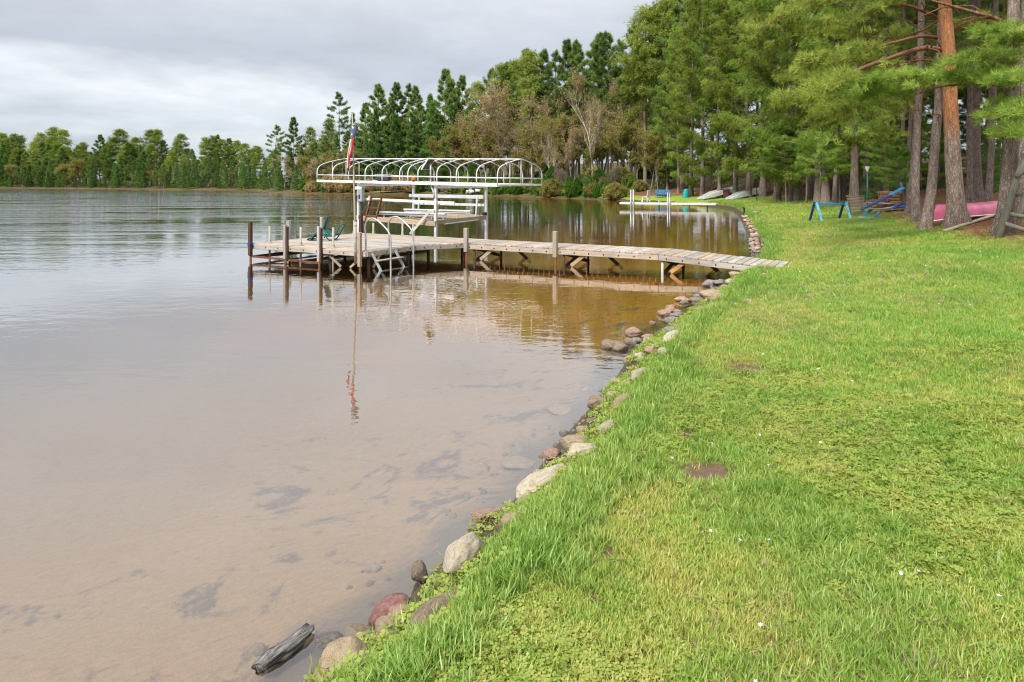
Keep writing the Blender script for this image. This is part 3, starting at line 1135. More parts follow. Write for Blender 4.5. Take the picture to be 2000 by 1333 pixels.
proto('gr0', broadleaf(46, 9, 0.8, 'grey_twigs', 'grey_bark', 1800, 0.2, stems=3, r0=0.07))
proto('bu0', bush(51, 4.2, 1.8, 'bush_leaves', 2600, 0.30))
proto('bu1', bush(52, 4.0, 1.9, 'fresh_needles', 2600, 0.30))
proto('bu2', bush(53, 2.2, 1.9, 'yellow_buds', 1500, 0.26))
proto('bu3', bush(54, 2.4, 2.2, 'tan_buds', 1500, 0.26))
proto('bu4', bush(55, 4.6, 1.9, 'fir_needles', 2600, 0.32, 'cone'))

NAMES = {'wp': 'pine_tree', 'fi': 'fir_tree', 'rp': 'red_pine_tree', 'np': 'red_pine_tree', 'tn': 'pine_tree', 'sa': 'pine_sapling', 'de': 'deciduous_tree',
         'bi': 'birch_tree', 'gr': 'bare_tree', 'bu': 'shrub'}
CATS = {'wp': 'pine tree', 'fi': 'fir tree', 'rp': 'pine tree', 'np': 'pine tree', 'tn': 'pine tree', 'sa': 'sapling', 'de': 'tree', 'bi': 'birch tree',
        'gr': 'bare tree', 'bu': 'shrub'}


def plant(key, x, y, h, label, group=None, rz=None, wide=1.0, tilt=(0, 0)):
    tr, cr, h0 = PROTO[key]
    sc = h / h0
    k = key[:2]
    o = thing(NAMES[k], label, CATS[k], (x, y, H(x, y) - 0.02), 0, group)
    o.rotation_euler = (tilt[0], tilt[1], random.random() * 6.28 if rz is None else rz)
    o.scale = (sc * wide, sc * wide, sc)
    a, b = ('stem', 'foliage') if k == 'bu' else ('trunk', 'crown')
    link_mesh(a, tr, o)
    link_mesh(b, cr, o)
    return o


def plant_px(key, px, Y, top, label, group=None, wide=1.0, **kw):
    x = (px - 1000) / FPX * Y
    h = EYE - H(x, Y) + (HOR - top) / FPX * Y
    return plant(key, x, Y, h, label, group, wide=wide, **kw)


# ---- the wooded point and the north shore, tree by tree where the skyline tells them apart
ORD = ['first', 'second', 'third', 'fourth', 'fifth', 'sixth', 'seventh', 'eighth', 'ninth', 'tenth', 'eleventh', 'twelfth', 'thirteenth', 'fourteenth', 'fifteenth', 'sixteenth',
       'seventeenth', 'eighteenth', 'nineteenth', 'twentieth', 'twenty-first', 'twenty-second', 'twenty-third', 'twenty-fourth', 'twenty-fifth', 'twenty-sixth', 'twenty-seventh', 'twenty-eighth', 'twenty-ninth', 'thirtieth', 'thirty-first', 'thirty-second', 'thirty-third']


def by_place(objs, fmt):
    """label alike trees by their order from the left"""
    for i, o in enumerate(sorted(objs, key=lambda q: q.location.x / q.location.y)):
        o['label'] = fmt % ORD[i]


sky_trees = {}
G_N = 'pines along the north shore skyline'
plant_px('wp2', 531, 152, 246, 'small leaning pine alone at the tip of the wooded point', None, 1.25, tilt=(0, R(-7)))
plant_px('wp0', 574, 150, 232, 'broad pine second from the tip of the wooded point', None, 1.05)
plant_px('rp1', 603, 152, 252, 'short round-topped pine between two taller pines on the point')
plant_px('wp2', 664, 150, 183, 'tall open-crowned pine standing above the others behind the windsock', None, 1.1)
plant_px('fir1', 690, 146, 222, 'dark fir just behind the top of the flagpole')
for px, Y, top, key, w in ((640, 143, 236, 'rp0', 1.0), (738, 131, 170, 'wp1', 1.15), (716, 134, 205, 'wp0', 1.1), (762, 127, 196, 'wp0', 1.0), (780, 128, 165, 'wp1', 1.0), (797, 130, 166, 'wp2', 1.0), (818, 124, 172, 'wp0', 1.05),
                           (838, 124, 186, 'fir0', 1.1), (888, 121, 158, 'wp1', 1.0), (905, 118, 151, 'wp1', 1.0), (930, 117, 166, 'rp1', 1.0), (957, 115, 137, 'wp2', 1.0), (975, 113, 132, 'rp1', 1.0), (993, 112, 125, 'wp1', 1.0), (1010, 111, 122, 'rp0', 1.0),
                           (1026, 108, 104, 'wp1', 1.0), (1042, 106, 110, 'rp0', 1.0), (1057, 106, 101, 'wp1', 1.0), (1083, 104, 102, 'wp2', 1.0), (1104, 101, 86, 'wp1', 0.95), (1118, 100, 96, 'wp2', 1.0), (1131, 99, 87, 'wp1', 0.95), (1155, 97, 81, 'wp1', 1.0),
                           (1176, 96, 72, 'wp0', 0.9), (1197, 94, 69, 'wp1', 1.0), (1215, 92, 84, 'wp2', 1.0), (1260, 84, 27, 'rp1', 1.05), (1284, 82, 9, 'rp0', 1.0), (1303, 82, 7, 'rp1', 1.0), (1240, 88, 95, 'rp2', 1.0),
                           (1332, 76, 12, 'wp2', 1.2), (1316, 80, 60, 'wp0', 1.0)):
    nm = {'wp': 'dark green layered pine', 'fi': 'dark pointed fir', 'rp': 'olive green tufted pine'}[key[:2]]
    sky_trees.setdefault(nm, []).append(plant_px(key, px, Y, top, nm + ' on the skyline of the north shore', G_N + ', ' + nm, w))
for nm, lst in sky_trees.items():
    by_place(lst, nm + ', %s of its kind from the left on the north shore skyline')
plant_px('wp0', 868, 121, 138, 'tallest dark pine rising above the middle of the boat lift canopy', None, 1.05)
plant_px('wp2', 1233, 90, 57, 'bluish pine with a narrow top left of the tall tufted pines')
for i, (px, Y, top, key, w) in enumerate(((735, 126, 215, 'fir0', 1.1), (775, 124, 224, 'fir0', 1.2), (805, 122, 230, 'fir1', 1.2), (846, 119, 200, 'fir0', 1.2), (880, 117, 205, 'fir0', 1.15), (715, 126, 262, 'fir1', 1.1), (912, 113, 215, 'fir1', 1.1))):
    sky_trees.setdefault('firs', []).append(plant_px(key, px, Y, top, 'full fir reaching to the shore behind the boat lift', 'firs at the water behind the boat lift', w))
for px, Y, top, key, w in ((955, 106, 178, 'de0', 1.0), (985, 104, 155, 'de0', 1.0), (1000, 103, 190, 'de2', 1.1), (925, 111, 205, 'de2', 1.0), (1060, 100, 180, 'de2', 1.1), (1090, 99, 170, 'de0', 0.9), (1122, 96, 128, 'de0', 0.95), (1175, 93, 118, 'de2', 1.0),
                           (1190, 92, 150, 'de0', 0.95), (1222, 89, 150, 'de2', 0.95), (1245, 86, 190, 'de0', 0.85), (1106, 93, 235, 'de0', 1.0)):
    sky_trees.setdefault('tans', []).append(plant_px(key, px, Y, top, 'bare spring tree with tan buds along the north shore', 'tan spring trees on the north shore', w))
for px, Y, top, w in ((1034, 100, 252, 1.15), (622, 139, 270, 1.3), (650, 137, 268, 1.2), (1012, 101, 285, 1.0), (700, 128, 300, 1.2), (1270, 78, 240, 1.0), (910, 110, 235, 1.1), (945, 106, 225, 1.1), (970, 103, 250, 1.0), (1055, 98, 240, 1.1), (1080, 97, 215, 1.0), (1118, 94, 210, 1.0), (1150, 91, 250, 1.0), (1200, 89, 215, 1.0), (1232, 86, 225, 1.0), (850, 117, 262, 1.1), (1285, 76, 250, 0.9)):
    sky_trees.setdefault('yels', []).append(plant_px('de1', px, Y, top, 'low yellow-green budding tree on the north shore', 'yellow-green budding trees on the north shore', w))
by_place(sky_trees['firs'], 'full fir reaching to the shore behind the boat lift, %s from the left')
by_place(sky_trees['tans'], 'bare spring tree with tan buds, %s from the left along the north shore')
by_place(sky_trees['yels'], 'low yellow-green budding tree, %s from the left on the north shore')
plant_px('bi0', 1158, 91, 158, 'white birch leaning with twin stems above the shore shrubs', None, 1.0)
plant_px('bi1', 1172, 92, 175, 'white birch clump right of the leaning twin birch')
plant_px('bi0', 1082, 96, 225, 'slim pale birch between the boat lift and the birch clump', None, 0.8)
for px, Y, top, key, w, lab in ((1170, 89, 330, 'bu0', 1.0, 'round bright green shrub below the birches'), (1206, 86, 326, 'bu0', 0.95, 'round bright green shrub next to the yellowish one at the water'),
                                (1230, 84, 338, 'bu1', 0.9, 'upright yellowish green shrub at the water'), (1115, 93, 348, 'bu0', 1.0, 'low green shrub left of the birches at the water'),
                                (1078, 96, 325, 'bu4', 1.1, 'dark cone-shaped shrub right of the boat lift'), (1096, 95, 335, 'bu4', 1.0, 'dark green shrub in front of the slim birch'),
                                (1250, 80, 352, 'bu2', 0.9, 'small ochre shrub near the second dock'), (1045, 97, 352, 'bu2', 1.1, 'low olive shrub below the canopy right end')):
    plant_px(key, px, Y, top, lab, None, w)
rs = random.Random(5)
for px in range(592, 1205, 12):
    Y = shore_Y(px) + rs.uniform(0.5, 1.8)
    plant_px(rs.choice(['bu2', 'bu0', 'bu4', 'bu1', 'bu0'] if px > 1030 else ['bu2', 'bu3', 'bu0', 'bu4', 'bu1']), px + rs.uniform(-8, 8), Y, 380 - rs.uniform(14, 40), 'undergrowth shrub along the north shore waterline', 'undergrowth on the north shore', rs.uniform(0.7, 1.05))
# rows behind the skyline trees so that no light shows through low down
for px in list(range(600, 960, 15)) + list(range(960, 1330, 15)):
    Y = float(np.interp(px, [600, 760, 950, 1200, 1330], [158, 143, 128, 112, 98])) + rs.uniform(0, 9)
    tp_ = float(np.interp(px, [600, 700, 760, 870, 960, 1100, 1200, 1260, 1330], [290, 272, 232, 210, 200, 170, 150, 125, 90])) + rs.uniform(-12, 45)
    plant_px(rs.choice(['wp0', 'wp1', 'fir0', 'wp1', 'rp1']), px + rs.uniform(-8, 8), Y, tp_, 'forest pine filling the woods behind the north shore trees', 'forest behind the north shore', 1.25)

for px in range(596, 1240, 12):
    Y = shore_Y(px) + rs.uniform(3, 12)
    plant_px(rs.choice(['fir1', 'bu4', 'fir0', 'de1', 'gr0', 'fir1', 'de2']), px + rs.uniform(-6, 6), Y, 374 - rs.uniform(22, 62), 'leafy understorey growth inside the north shore woods', 'understorey in the north shore woods', rs.uniform(0.8, 1.15))

for px, dy, top, key, w in ((545, 6, 305, 'fir1', 1.3), (556, 5, 300, 'de0', 1.2), (566, 8, 290, 'fir0', 1.2), (588, 6, 288, 'fir0', 1.2), (598, 4, 300, 'de1', 1.3), (612, 7, 276, 'wp0', 1.2), (618, 3, 305, 'de0', 1.3), (632, 6, 268, 'wp1', 1.2),
                            (640, 3, 300, 'de1', 1.4), (655, 7, 262, 'fir0', 1.2), (668, 4, 290, 'de0', 1.3), (682, 6, 258, 'wp0', 1.2), (694, 4, 285, 'de1', 1.2), (550, 2, 335, 'fir1', 1.2), (606, 2, 338, 'de1', 1.2), (578, 3, 322, 'fir0', 1.1)):
    plant_px(key, px, shore_Y(px) + dy, top, 'mixed woodland tree filling the wooded point', 'woodland filling the wooded point', w)

# ---- far shore across the lake
tops = [(0, 262), (30, 268), (60, 275), (95, 262), (120, 264), (160, 266), (180, 282), (220, 268), (245, 266), (290, 264), (320, 272), (350, 270), (375, 278), (420, 276), (450, 286), (490, 292), (520, 300), (560, 300)]
tx, ty = zip(*tops)
n_far = 0
px = -60.0
while px < 545:
    Yb = shore_Y(px) + 0.5
    for row in range(3):
        q = px + rs.uniform(-6, 6)
        Y = Yb + 2.5 + row * 7 + rs.uniform(0, 3)
        t0 = float(np.interp(q, tx, ty)) + 7
        if row == 0:
            top = t0 + rs.uniform(25, 62)
            key = rs.choice(['fir0', 'fir1', 'wp0', 'wp1', 'fir0', 'de1', 'wp0'])
        elif row == 1:
            top = t0 + rs.uniform(5, 35)
            key = rs.choice(['rp0', 'rp2', 'fir0', 'wp0', 'wp1', 'fir1'])
        else:
            top = t0 + rs.choice([-16, -8, 0, 6, 14, 22]) + rs.uniform(-4, 4)
            key = rs.choice(['rp0', 'rp1', 'rp2', 'wp1', 'rp1'])
        kind = {'fi': 'dark fir', 'wp': 'layered green pine', 'rp': 'round-topped olive pine', 'gr': 'bare grey tree', 'de': 'tan spring tree'}[key[:2]]
        plant_px(key, q, Y, top, kind + ' in the woods on the far shore across the lake', 'far shore woods, ' + kind, rs.uniform(1.1, 1.5))
    px += 10.0
for px in range(-40, 545, 10):
    Yb = shore_Y(px) + 0.3
    plant_px(rs.choice(['fir0', 'fir1', 'fir0', 'fir1', 'de1', 'wp0']), px + rs.uniform(-5, 5), Yb + rs.uniform(0.5, 2.5), 367 - rs.uniform(12, 50), 'scrubby growth at the far shore waterline', 'far shore scrub', rs.uniform(1.0, 1.6))

# ---- the pine wood on the right
G_R = 'pines at the edge of the right-hand wood'
edge = [(1303, 77, 0), (1325, 73, 1), (1350, 69, 2), (1372, 66, 0), (1405, 64, 1), (1436, 63, 0), (1462, 61.5, 2), (1490, 60, 0), (1518, 54, 1), (1548, 50, 0), (1558, 49, 2), (1600, 44, 1), (1612, 43, 0)]
for px, Y, k in edge:
    x = (px - 1000) / FPX * Y
    sky_trees.setdefault('edge', []).append(plant('np%d' % k, x, Y, {1303: 14.5, 1325: 18.0}.get(px, rs.uniform(20, 26)), 'tall pine with low olive boughs at the lawn edge beyond the second dock', G_R, wide=rs.uniform(0.85, 1.05) * (0.85 if px < 1340 else 1.0)))
by_place(sky_trees['edge'], 'tall pine with low boughs, %s trunk from the left along the lawn edge')
plant('np1', (1668 - 1000) / FPX * 38, 38, 23, 'pine with a thick bare trunk just behind the slatted stack', wide=0.9)
back = 0
for px, Y in ((1350, 80), (1390, 78), (1430, 75), (1475, 73), (1520, 68), (1560, 66), (1600, 60), (1640, 58), (1690, 54), (1740, 50), (1375, 92), (1420, 90), (1480, 88), (1540, 84), (1600, 80), (1660, 76),
              (1720, 70), (1780, 66), (1840, 62), (1900, 58), (1960, 54), (2030, 50), (1640, 47), (1585, 52), (1715, 44)):
    x = (px - 1000) / FPX * Y
    plant(rs.choice(['np0', 'np2', 'tn0', 'tn1', 'rp2']), x, Y, rs.uniform(22, 27), 'tall pine deeper in the right-hand wood', 'pines deeper in the right-hand wood')
for px, Y in ((1630, 41), (1650, 45), (1625, 50), (1690, 40), (1700, 46), (1730, 38), (1745, 42), (1760, 34), (1775, 37), (1795, 46), (1830, 44), (1925, 42), (1950, 46), (1985, 38), (2015, 30),
              (1768, 50), (1850, 52), (1712, 52), (1680, 56), (1895, 50)):
    x = (px - 1000) / FPX * Y
    plant(rs.choice(['tn0', 'tn1']), x, Y, rs.uniform(20, 25), 'dark slender pine trunk in the shade of the right-hand wood', 'slender pines in the right-hand wood', wide=rs.uniform(0.8, 1.1))
for px, Y, h, key in ((1600, 36, 4.6, 'sap0'), (1535, 47, 5.5, 'sap0'), (1515, 50, 5.0, 'sap0'), (1735, 33, 3.6, 'sap0'), (1755, 30, 2.6, 'sap0'), (1640, 42, 5.5, 'sap0'), (1690, 45, 6.0, 'sap0'), (1920, 34, 3.2, 'sap1'), (1790, 40, 4.5, 'sap0'), (1850, 44, 4.5, 'sap1'),
                      (1720, 40, 5.5, 'sap1'), (1575, 46, 6.5, 'sap0'), (1480, 66, 5.5, 'sap0'), (1390, 72, 5.0, 'sap0'), (1330, 76, 5.5, 'sap0'), (1300, 80, 5.0, 'sap1'), (1440, 70, 6.0, 'sap0'), (1960, 36, 4.0, 'sap1'), (1650, 60, 7.0, 'sap1'), (1700, 64, 8.0, 'sap0'), (1760, 58, 8.0, 'sap1'), (1820, 56, 8.0, 'sap0'), (1890, 54, 8.0, 'sap1'), (1950, 56, 8.0, 'sap0'), (1610, 66, 8.0, 'sap1'), (1560, 72, 8.0, 'sap0')):
    x = (px - 1000) / FPX * Y
    plant(key, x, Y, h, 'young green pine growing under the tall pines', 'young pines under the right-hand wood', wide=1.2)

# ------------------------------------------------------------------ foreground pines at the right edge


def limb_from_px(pts):
    return [ray(px, py, Y) for px, py, Y in pts]


def hero_pine(label, base_px, trunk_px, r_px, bark, limbs=(), tufts=(), crown=None, leaf='fresh_needles', seed=1, tuft=0.20, nleaf=11, flare=1.55):
    """trunk through photo points at its own depth, limbs and boughs as listed (local coordinates are taken from the base)"""
    rng = np.random.default_rng(seed)
    b = on_ground(*base_px)
    Y = b.y
    pts = [Vector((0, 0, 0))] + [ray(px, py, Y) - b for px, py in trunk_px]
    o = thing('pine_tree', label, 'pine tree', b)
    top = pts[-1]
    d = (pts[-1] - pts[-2]).normalized()
    H_T = 21.0
    while pts[-1].z < H_T:
        pts.append(pts[-1] + Vector((d.x * 0.6, d.y, 1.0)) * 3.0)
    r0 = 0.86 * r_px * Y / FPX
    mb = MB()
    path = [tuple(p) for p in pts]
    fine = smooth_path(path, 4)
    fine = [(0, 0, -0.4)] + fine
    rad = []
    for p in fine:
        t = max(0, p[2]) / fine[-1][2]
        rad.append(r0 * (1 - 0.86 * t) * (1 + (flare - 1) * math.exp(-max(0, p[2]) / 0.35)))
    vs0 = len(mb.v)
    mb.tube(fine, rad, 18)
    # lumpy bark plates and root flare
    for i in range(vs0, len(mb.v)):
        v = Vector(mb.v[i])
        ax = lerp_path(fine, max(0, v.z))
        dr = Vector((v.x - ax[0], v.y - ax[1], 0))
        ang = math.atan2(dr.y, dr.x)
        k = 1 + 0.05 * mnoise.noise(Vector((v.x * 5, v.y * 5, v.z * 1.6 + seed))) + 0.16 * math.exp(-max(0, v.z) / 0.25) * math.cos(ang * 4 + seed)
        mb.v[i] = (ax[0] + dr.x * k, ax[1] + dr.y * k, v.z)
    mb.build('trunk', M[bark], o, True)
    P, D, S, TI = [], [], [], []

    def bough(path, r_a, n, lat, droop=0.0, u0=0.35, up=0.35, size=1.0):
        path = np.array(path)
        seg = np.linalg.norm(np.diff(path, axis=0), axis=1)
        cum = np.concatenate([[0], np.cumsum(seg)])
        nc = max(2, n // 10)
        for _ in range(nc):
            u = rng.uniform(u0, 1.0)
            i = min(len(seg) - 1, np.searchsorted(cum, u * cum[-1]) - 1)
            t = (u * cum[-1] - cum[i]) / seg[i]
            c = path[i] + (path[i + 1] - path[i]) * t
            dr = path[i + 1] - path[i]
            dr /= np.linalg.norm(dr)
            side = np.cross(dr, [0, 0, 1])
            side /= np.linalg.norm(side) + 1e-9
            sd = rng.normal(0, 1)
            cen = c + side * sd * lat * 0.8 + dr * rng.uniform(0, 0.3) * lat + np.array([0, 0, rng.normal(0.06, 0.16) * lat + droop])
            if rng.random() < 0.6:
                mbl.tube([c, (c + cen) / 2 + np.array([0, 0, 0.03]), cen], [0.010, 0.007, 0.004], 4, cap=False)
            k = int(rng.integers(6, 13))
            off = rng.normal(0, 1, (k, 3)) * np.array([1, 1, 0.5]) * tuft * 0.52
            TI.append(np.clip(rng.normal(0.48, 0.28), 0, 1) + 0.3 * off[:, 2] / tuft)  # random tone per clump, its top painted brighter to imitate skylight
            P.append(cen + off)
            D.append(off / tuft * 0.7 + np.array([0, 0, up]) + dr * 0.7)
            S.append(tuft * size * rng.uniform(0.75, 1.2, k))

    for j, (pl, r_a, n, lat, u0) in enumerate(limbs):
        mbl = MB()
        pp = [ray(*q) - b for q in pl]
        # limbs start on the trunk axis
        ax = lerp_path(fine, pp[0].z)
        fp = smooth_path([tuple(ax)] + [tuple(q) for q in pp], 4)
        rr = [r_a * (1 - 0.85 * i / (len(fp) - 1)) for i in range(len(fp))]
        mbl.tube(fp, rr, 8)
        # bare side twigs along the inner limb
        for _ in range(9 if r_a > 0.045 else 4):
            i = int(rng.integers(2, max(3, int(len(fp) * 0.7))))
            q0 = np.array(fp[i])
            dd = np.array(fp[min(i + 2, len(fp) - 1)]) - q0
            dd = dd / (np.linalg.norm(dd) + 1e-9) + rng.normal(0, 0.45, 3)
            Lt = rng.uniform(0.5, 1.5)
            q1 = q0 + dd * Lt * 0.5 + np.array([0, 0, 0.05])
            q2 = q0 + dd * Lt + rng.normal(0, 0.12, 3)
            mbl.tube([tuple(q0), tuple(q1), tuple(q2)], [r_a * 0.25, r_a * 0.16, 0.004], 5, cap=False)
        if n:
            bough(fp, r_a, n, lat, 0, u0)
        mbl.build('limb', M['limb_bark'], o, True)
    # high crown above the frame
    mbl = MB()
    nb = 34
    az = 0.0
    for k in range(nb):
        t = (k + 0.5) / nb
        z = 9.0 + (H_T - 9.0) * t
        az += 2.4 + rng.normal(0, 0.3)
        L = 3.6 * (1 - t ** 2.4) ** 0.8 * rng.uniform(0.7, 1.1) + 0.4
        el = 0.1 + 0.7 * t
        base = lerp_path(fine, z)
        dd = np.array([math.cos(az) * math.cos(el), math.sin(az) * math.cos(el), math.sin(el)])
        path = [base, base + dd * L * 0.5, base + dd * L + np.array([0, 0, 0.2 * L])]
        mbl.tube([tuple(q) for q in path], [0.05, 0.03, 0.01], 5, cap=False)
        bough(path, 0.05, 110, 0.6, 0, 0.3, 0.5, 1.5)
    mbl.build('upper_limbs', M['limb_bark'], o, True)
    V, T = place_tufts(rng, np.concatenate(P), np.concatenate(D), np.concatenate(S), [tuft_tpl(rng, nleaf, 0.10, 1.2) for _ in range(6)], np.concatenate(TI))
    link_mesh('crown', soup_mesh('crown', V, T, M[leaf]), o)
    return o


hero_pine('largest pine with orange upper trunk standing in front of the red canoe', (1871, 440), ((1862, 330), (1856, 200), (1852, 100), (1845, 0)), 17.5, 'orange_pine_bark',
          limbs=((((1850, 104, 21), (1832, 97, 20.0), (1800, 95, 19.0), (1740, 113, 17.6), (1668, 140, 16.6), (1600, 172, 16.0), (1530, 200, 15.6)), 0.105, 420, 0.6, 0.78),
                 (((1846, 76, 21), (1800, 71, 20.0), (1752, 82, 18.8), (1700, 95, 18.0), (1640, 112, 17.4), (1580, 120, 17.0)), 0.07, 420, 0.6, 0.7),
                 (((1846, 40, 21), (1760, 8, 20.8), (1700, 28, 20.5), (1630, 50, 20.2), (1560, 70, 20)), 0.07, 560, 0.75, 0.5),
                 (((1846, 30, 21.2), (1800, 60, 21.6), (1740, 75, 22), (1680, 70, 22.4), (1610, 60, 22.8)), 0.05, 460, 0.75, 0.5),
                 (((1852, 122, 21), (1800, 118, 21.4), (1740, 130, 21.8), (1690, 165, 22), (1640, 210, 22.2), (1590, 235, 22.4)), 0.05, 480, 0.7, 0.55),
                 (((1848, 10, 21), (1790, -30, 20.6), (1700, -25, 20.2), (1620, 0, 20), (1540, 30, 19.8), (1480, 60, 19.6)), 0.07, 800, 0.8, 0.3),
                 (((1850, 60, 21.2), (1900, 40, 21.8), (1950, 50, 22.2), (2000, 40, 22.6)), 0.06, 350, 0.6, 0.35)),
          seed=71, leaf='olive_needles')
hero_pine('big pine at the right edge with reddish boughs crossing in front of the orange trunk', (1957, 457), ((1966, 380), (1974, 280), (1976, 180), (1978, 50), (1982, -60)), 15.0, 'pine_bark',
          limbs=((((1976, 52, 17.6), (1940, 35, 17.5), (1900, 24, 17.5), (1850, 10, 17.5), (1790, -6, 17.4), (1740, -14, 17.3)), 0.075, 160, 0.5, 0.85),
                 (((1972, 146, 17), (1935, 147, 16.6), (1895, 156, 16.4), (1850, 152, 16.2), (1800, 150, 16.0), (1740, 152, 15.9), (1690, 168, 15.8), (1640, 188, 15.7)), 0.032, 850, 0.33, 0.22),
                 (((1972, 170, 17), (1890, 165, 16.7), (1825, 172, 16.5), (1780, 186, 16.4), (1730, 180, 16.3), (1690, 188, 16.2), (1665, 235, 16.2), (1620, 272, 16.2), (1570, 285, 16.2)), 0.028, 330, 0.35, 0.5),
                 (((1974, 130, 17), (1960, 118, 16.6), (1920, 112, 16.2), (1880, 118, 16), (1840, 130, 15.9)), 0.03, 420, 0.32, 0.15),
                 (((1974, 100, 17), (1990, 80, 16.4), (1965, 60, 15.8), (1940, 62, 15.4)), 0.03, 380, 0.3, 0.1),
                 (((1974, 160, 17), (2000, 150, 16.2), (1985, 150, 15.4), (1955, 160, 15)), 0.03, 420, 0.3, 0.1),
                 (((1974, 210, 17), (2010, 205, 15.6), (1985, 215, 14.6), (1950, 225, 14.2), (1925, 235, 14)), 0.028, 560, 0.3, 0.1),
                 (((1974, 190, 17), (2020, 230, 15.4), (2000, 255, 14.6), (1965, 262, 14.2)), 0.025, 480, 0.28, 0.1)),
          seed=72, leaf='fresh_needles', tuft=0.18)
hero_pine('leaning rough-barked pine at the left end of the red canoe', (1806, 446), ((1818, 380), (1826, 280), (1834, 190), (1838, 60), (1842, -40)), 10.5, 'pine_bark',
          limbs=((((1836, 150, 19.8), (1790, 165, 19.4), (1740, 172, 19), (1690, 190, 18.8), (1640, 215, 18.6)), 0.035, 420, 0.55, 0.4),
                 (((1834, 225, 19.8), (1780, 215, 19.6), (1730, 222, 19.5), (1690, 240, 19.4)), 0.02, 60, 0.4, 0.6)),
          seed=73, leaf='olive_needles')
hero_pine('pine trunk with a dark shaded side beside the fallen seesaw', (1789, 433), ((1788, 370), (1790, 280), (1793, 200), (1798, 80), (1800, -20)), 8.5, 'pine_bark',
          limbs=((((1792, 215, 23), (1750, 205, 22.8), (1700, 215, 22.6), (1650, 230, 22.4), (1600, 250, 22.2)), 0.03, 500, 0.6, 0.3),
                 (((1792, 255, 23), (1740, 262, 22.6), (1700, 270, 22.4), (1660, 290, 22.2)), 0.02, 300, 0.5, 0.3)),
          seed=74, leaf='olive_needles')
hero_pine('pine trunk standing just left of the leaning rough-barked pine', (1778, 419), ((1784, 350), (1790, 260), (1796, 150), (1800, 0)), 9.0, 'pine_bark',
          limbs=((((1796, 120, 25.6), (1740, 130, 25.2), (1680, 120, 25), (1610, 130, 24.6), (1540, 150, 24.2)), 0.05, 800, 0.8, 0.25),
                 (((1796, 200, 25.6), (1730, 190, 25.2), (1670, 195, 25), (1600, 210, 24.8)), 0.04, 620, 0.8, 0.25)), seed=75, leaf='olive_needles')
hero_pine('dark trunk right behind the largest pine, above the canoe', (1893, 395), ((1894, 330), (1893, 250), (1896, 120), (1898, 0)), 6.5, 'pine_bark',
          limbs=((((1896, 110, 28), (1850, 120, 27.5), (1800, 130, 27.2), (1740, 150, 27)), 0.05, 700, 0.9, 0.25),
                 (((1896, 90, 28), (1950, 95, 27.5), (2000, 110, 27)), 0.05, 560, 0.9, 0.25)), seed=76, leaf='pine_needles')
hero_pine('straight trunk behind the middle of the canoe', (1911, 388), ((1908, 330), (1907, 250), (1908, 120), (1909, 0)), 9.0, 'pine_bark',
          limbs=((((1908, 60, 31), (1860, 60, 30.5), (1800, 70, 30), (1740, 90, 30)), 0.05, 800, 1.0, 0.2),
                 (((1908, 160, 31), (1850, 165, 30.5), (1790, 180, 30), (1720, 200, 30)), 0.04, 700, 0.9, 0.2),
                 (((1908, 150, 31), (1950, 160, 30.5), (2010, 175, 30)), 0.04, 500, 0.9, 0.2)), seed=77, leaf='pine_needles')
hero_pine('dark trunk close behind the right edge pine', (1930, 398), ((1934, 330), (1938, 250), (1942, 120), (1945, 0)), 7.0, 'pine_bark',
          limbs=((((1940, 90, 27), (1900, 85, 26.5), (1860, 100, 26)), 0.04, 500, 0.8, 0.25),), seed=78, leaf='pine_needles')
hero_pine('thick trunk half hidden behind the grey log frame', (1990, 430), ((1996, 360), (1998, 260), (2000, 100), (2003, 0)), 11.0, 'pine_bark',
          limbs=((((2000, 120, 22), (1960, 110, 21.6), (1920, 115, 21.3)), 0.04, 350, 0.6, 0.25),), seed=79, leaf='fresh_needles')

# ------------------------------------------------------------------ the dock (square platform and walkway)
A30 = R(-30)
DU, DV = -11.0, 15.9           # dock origin in its own axes (u along the walkway, v towards the far side)


def uv(u, v, z=0.0):
    return Vector((u * math.cos(A30) - v * math.sin(A30), u * math.sin(A30) + v * math.cos(A30), z))


ZD = 0.45
dock = thing('dock', 'weathered plank dock with square platform and walkway running to the lawn', 'dock', uv(DU, DV), A30)


def L(u, v, z):
    return Vector((u - DU, v - DV, z))


rd = random.Random(3)
U0, U1, V0, V1 = -15.2, -11.1, 12.3, 16.5
plat = MB().bar(L(U0 + 0.02, V0 + 0.4, ZD - 0.09), L(U1 - 0.02, V0 + 0.4, ZD - 0.09), 0.04, 0.10).build('platform_frame', M['beam_wood'], dock)
for v in (V0 + 1.4, V0 + 2.5, V0 + 3.6):
    MB().bar(L(U0 + 0.02, v, ZD - 0.09), L(U1 - 0.02, v, ZD - 0.09), 0.04, 0.10).build('joist', M['beam_wood'], plat)
# platform planks lie along u; beyond the inner corner they run on to the angled filler
nrow = 27
pw = (V1 - V0) / nrow
long_me = MB().box((0, 0, 0), (U1 - U0, pw - 0.018, 0.036), bev=0.007).mesh('plank', M['deck_wood'])
for i in range(nrow):
    v = V0 + pw * (i + 0.5)
    if v > 14.15:
        ext = min(1.0, (v - 14.15) / 1.1) * 0.85
        me = MB().box((ext / 2, 0, 0), (U1 - U0 + ext, pw - 0.018, 0.036), bev=0.007).mesh('plank', M['deck_wood'])
    else:
        me = long_me
    link_mesh('plank', me, dock, L((U0 + U1) / 2, v, ZD - 0.018 + rd.uniform(-0.003, 0.003)), (0, 0, rd.uniform(-0.0015, 0.0015)))
# fascia boards with bolt heads
bolt_me = MB().lathe([(0.018, 0), (0.018, 0.010), (0.010, 0.018)], 8).mesh('bolt', M['dark_wood'])


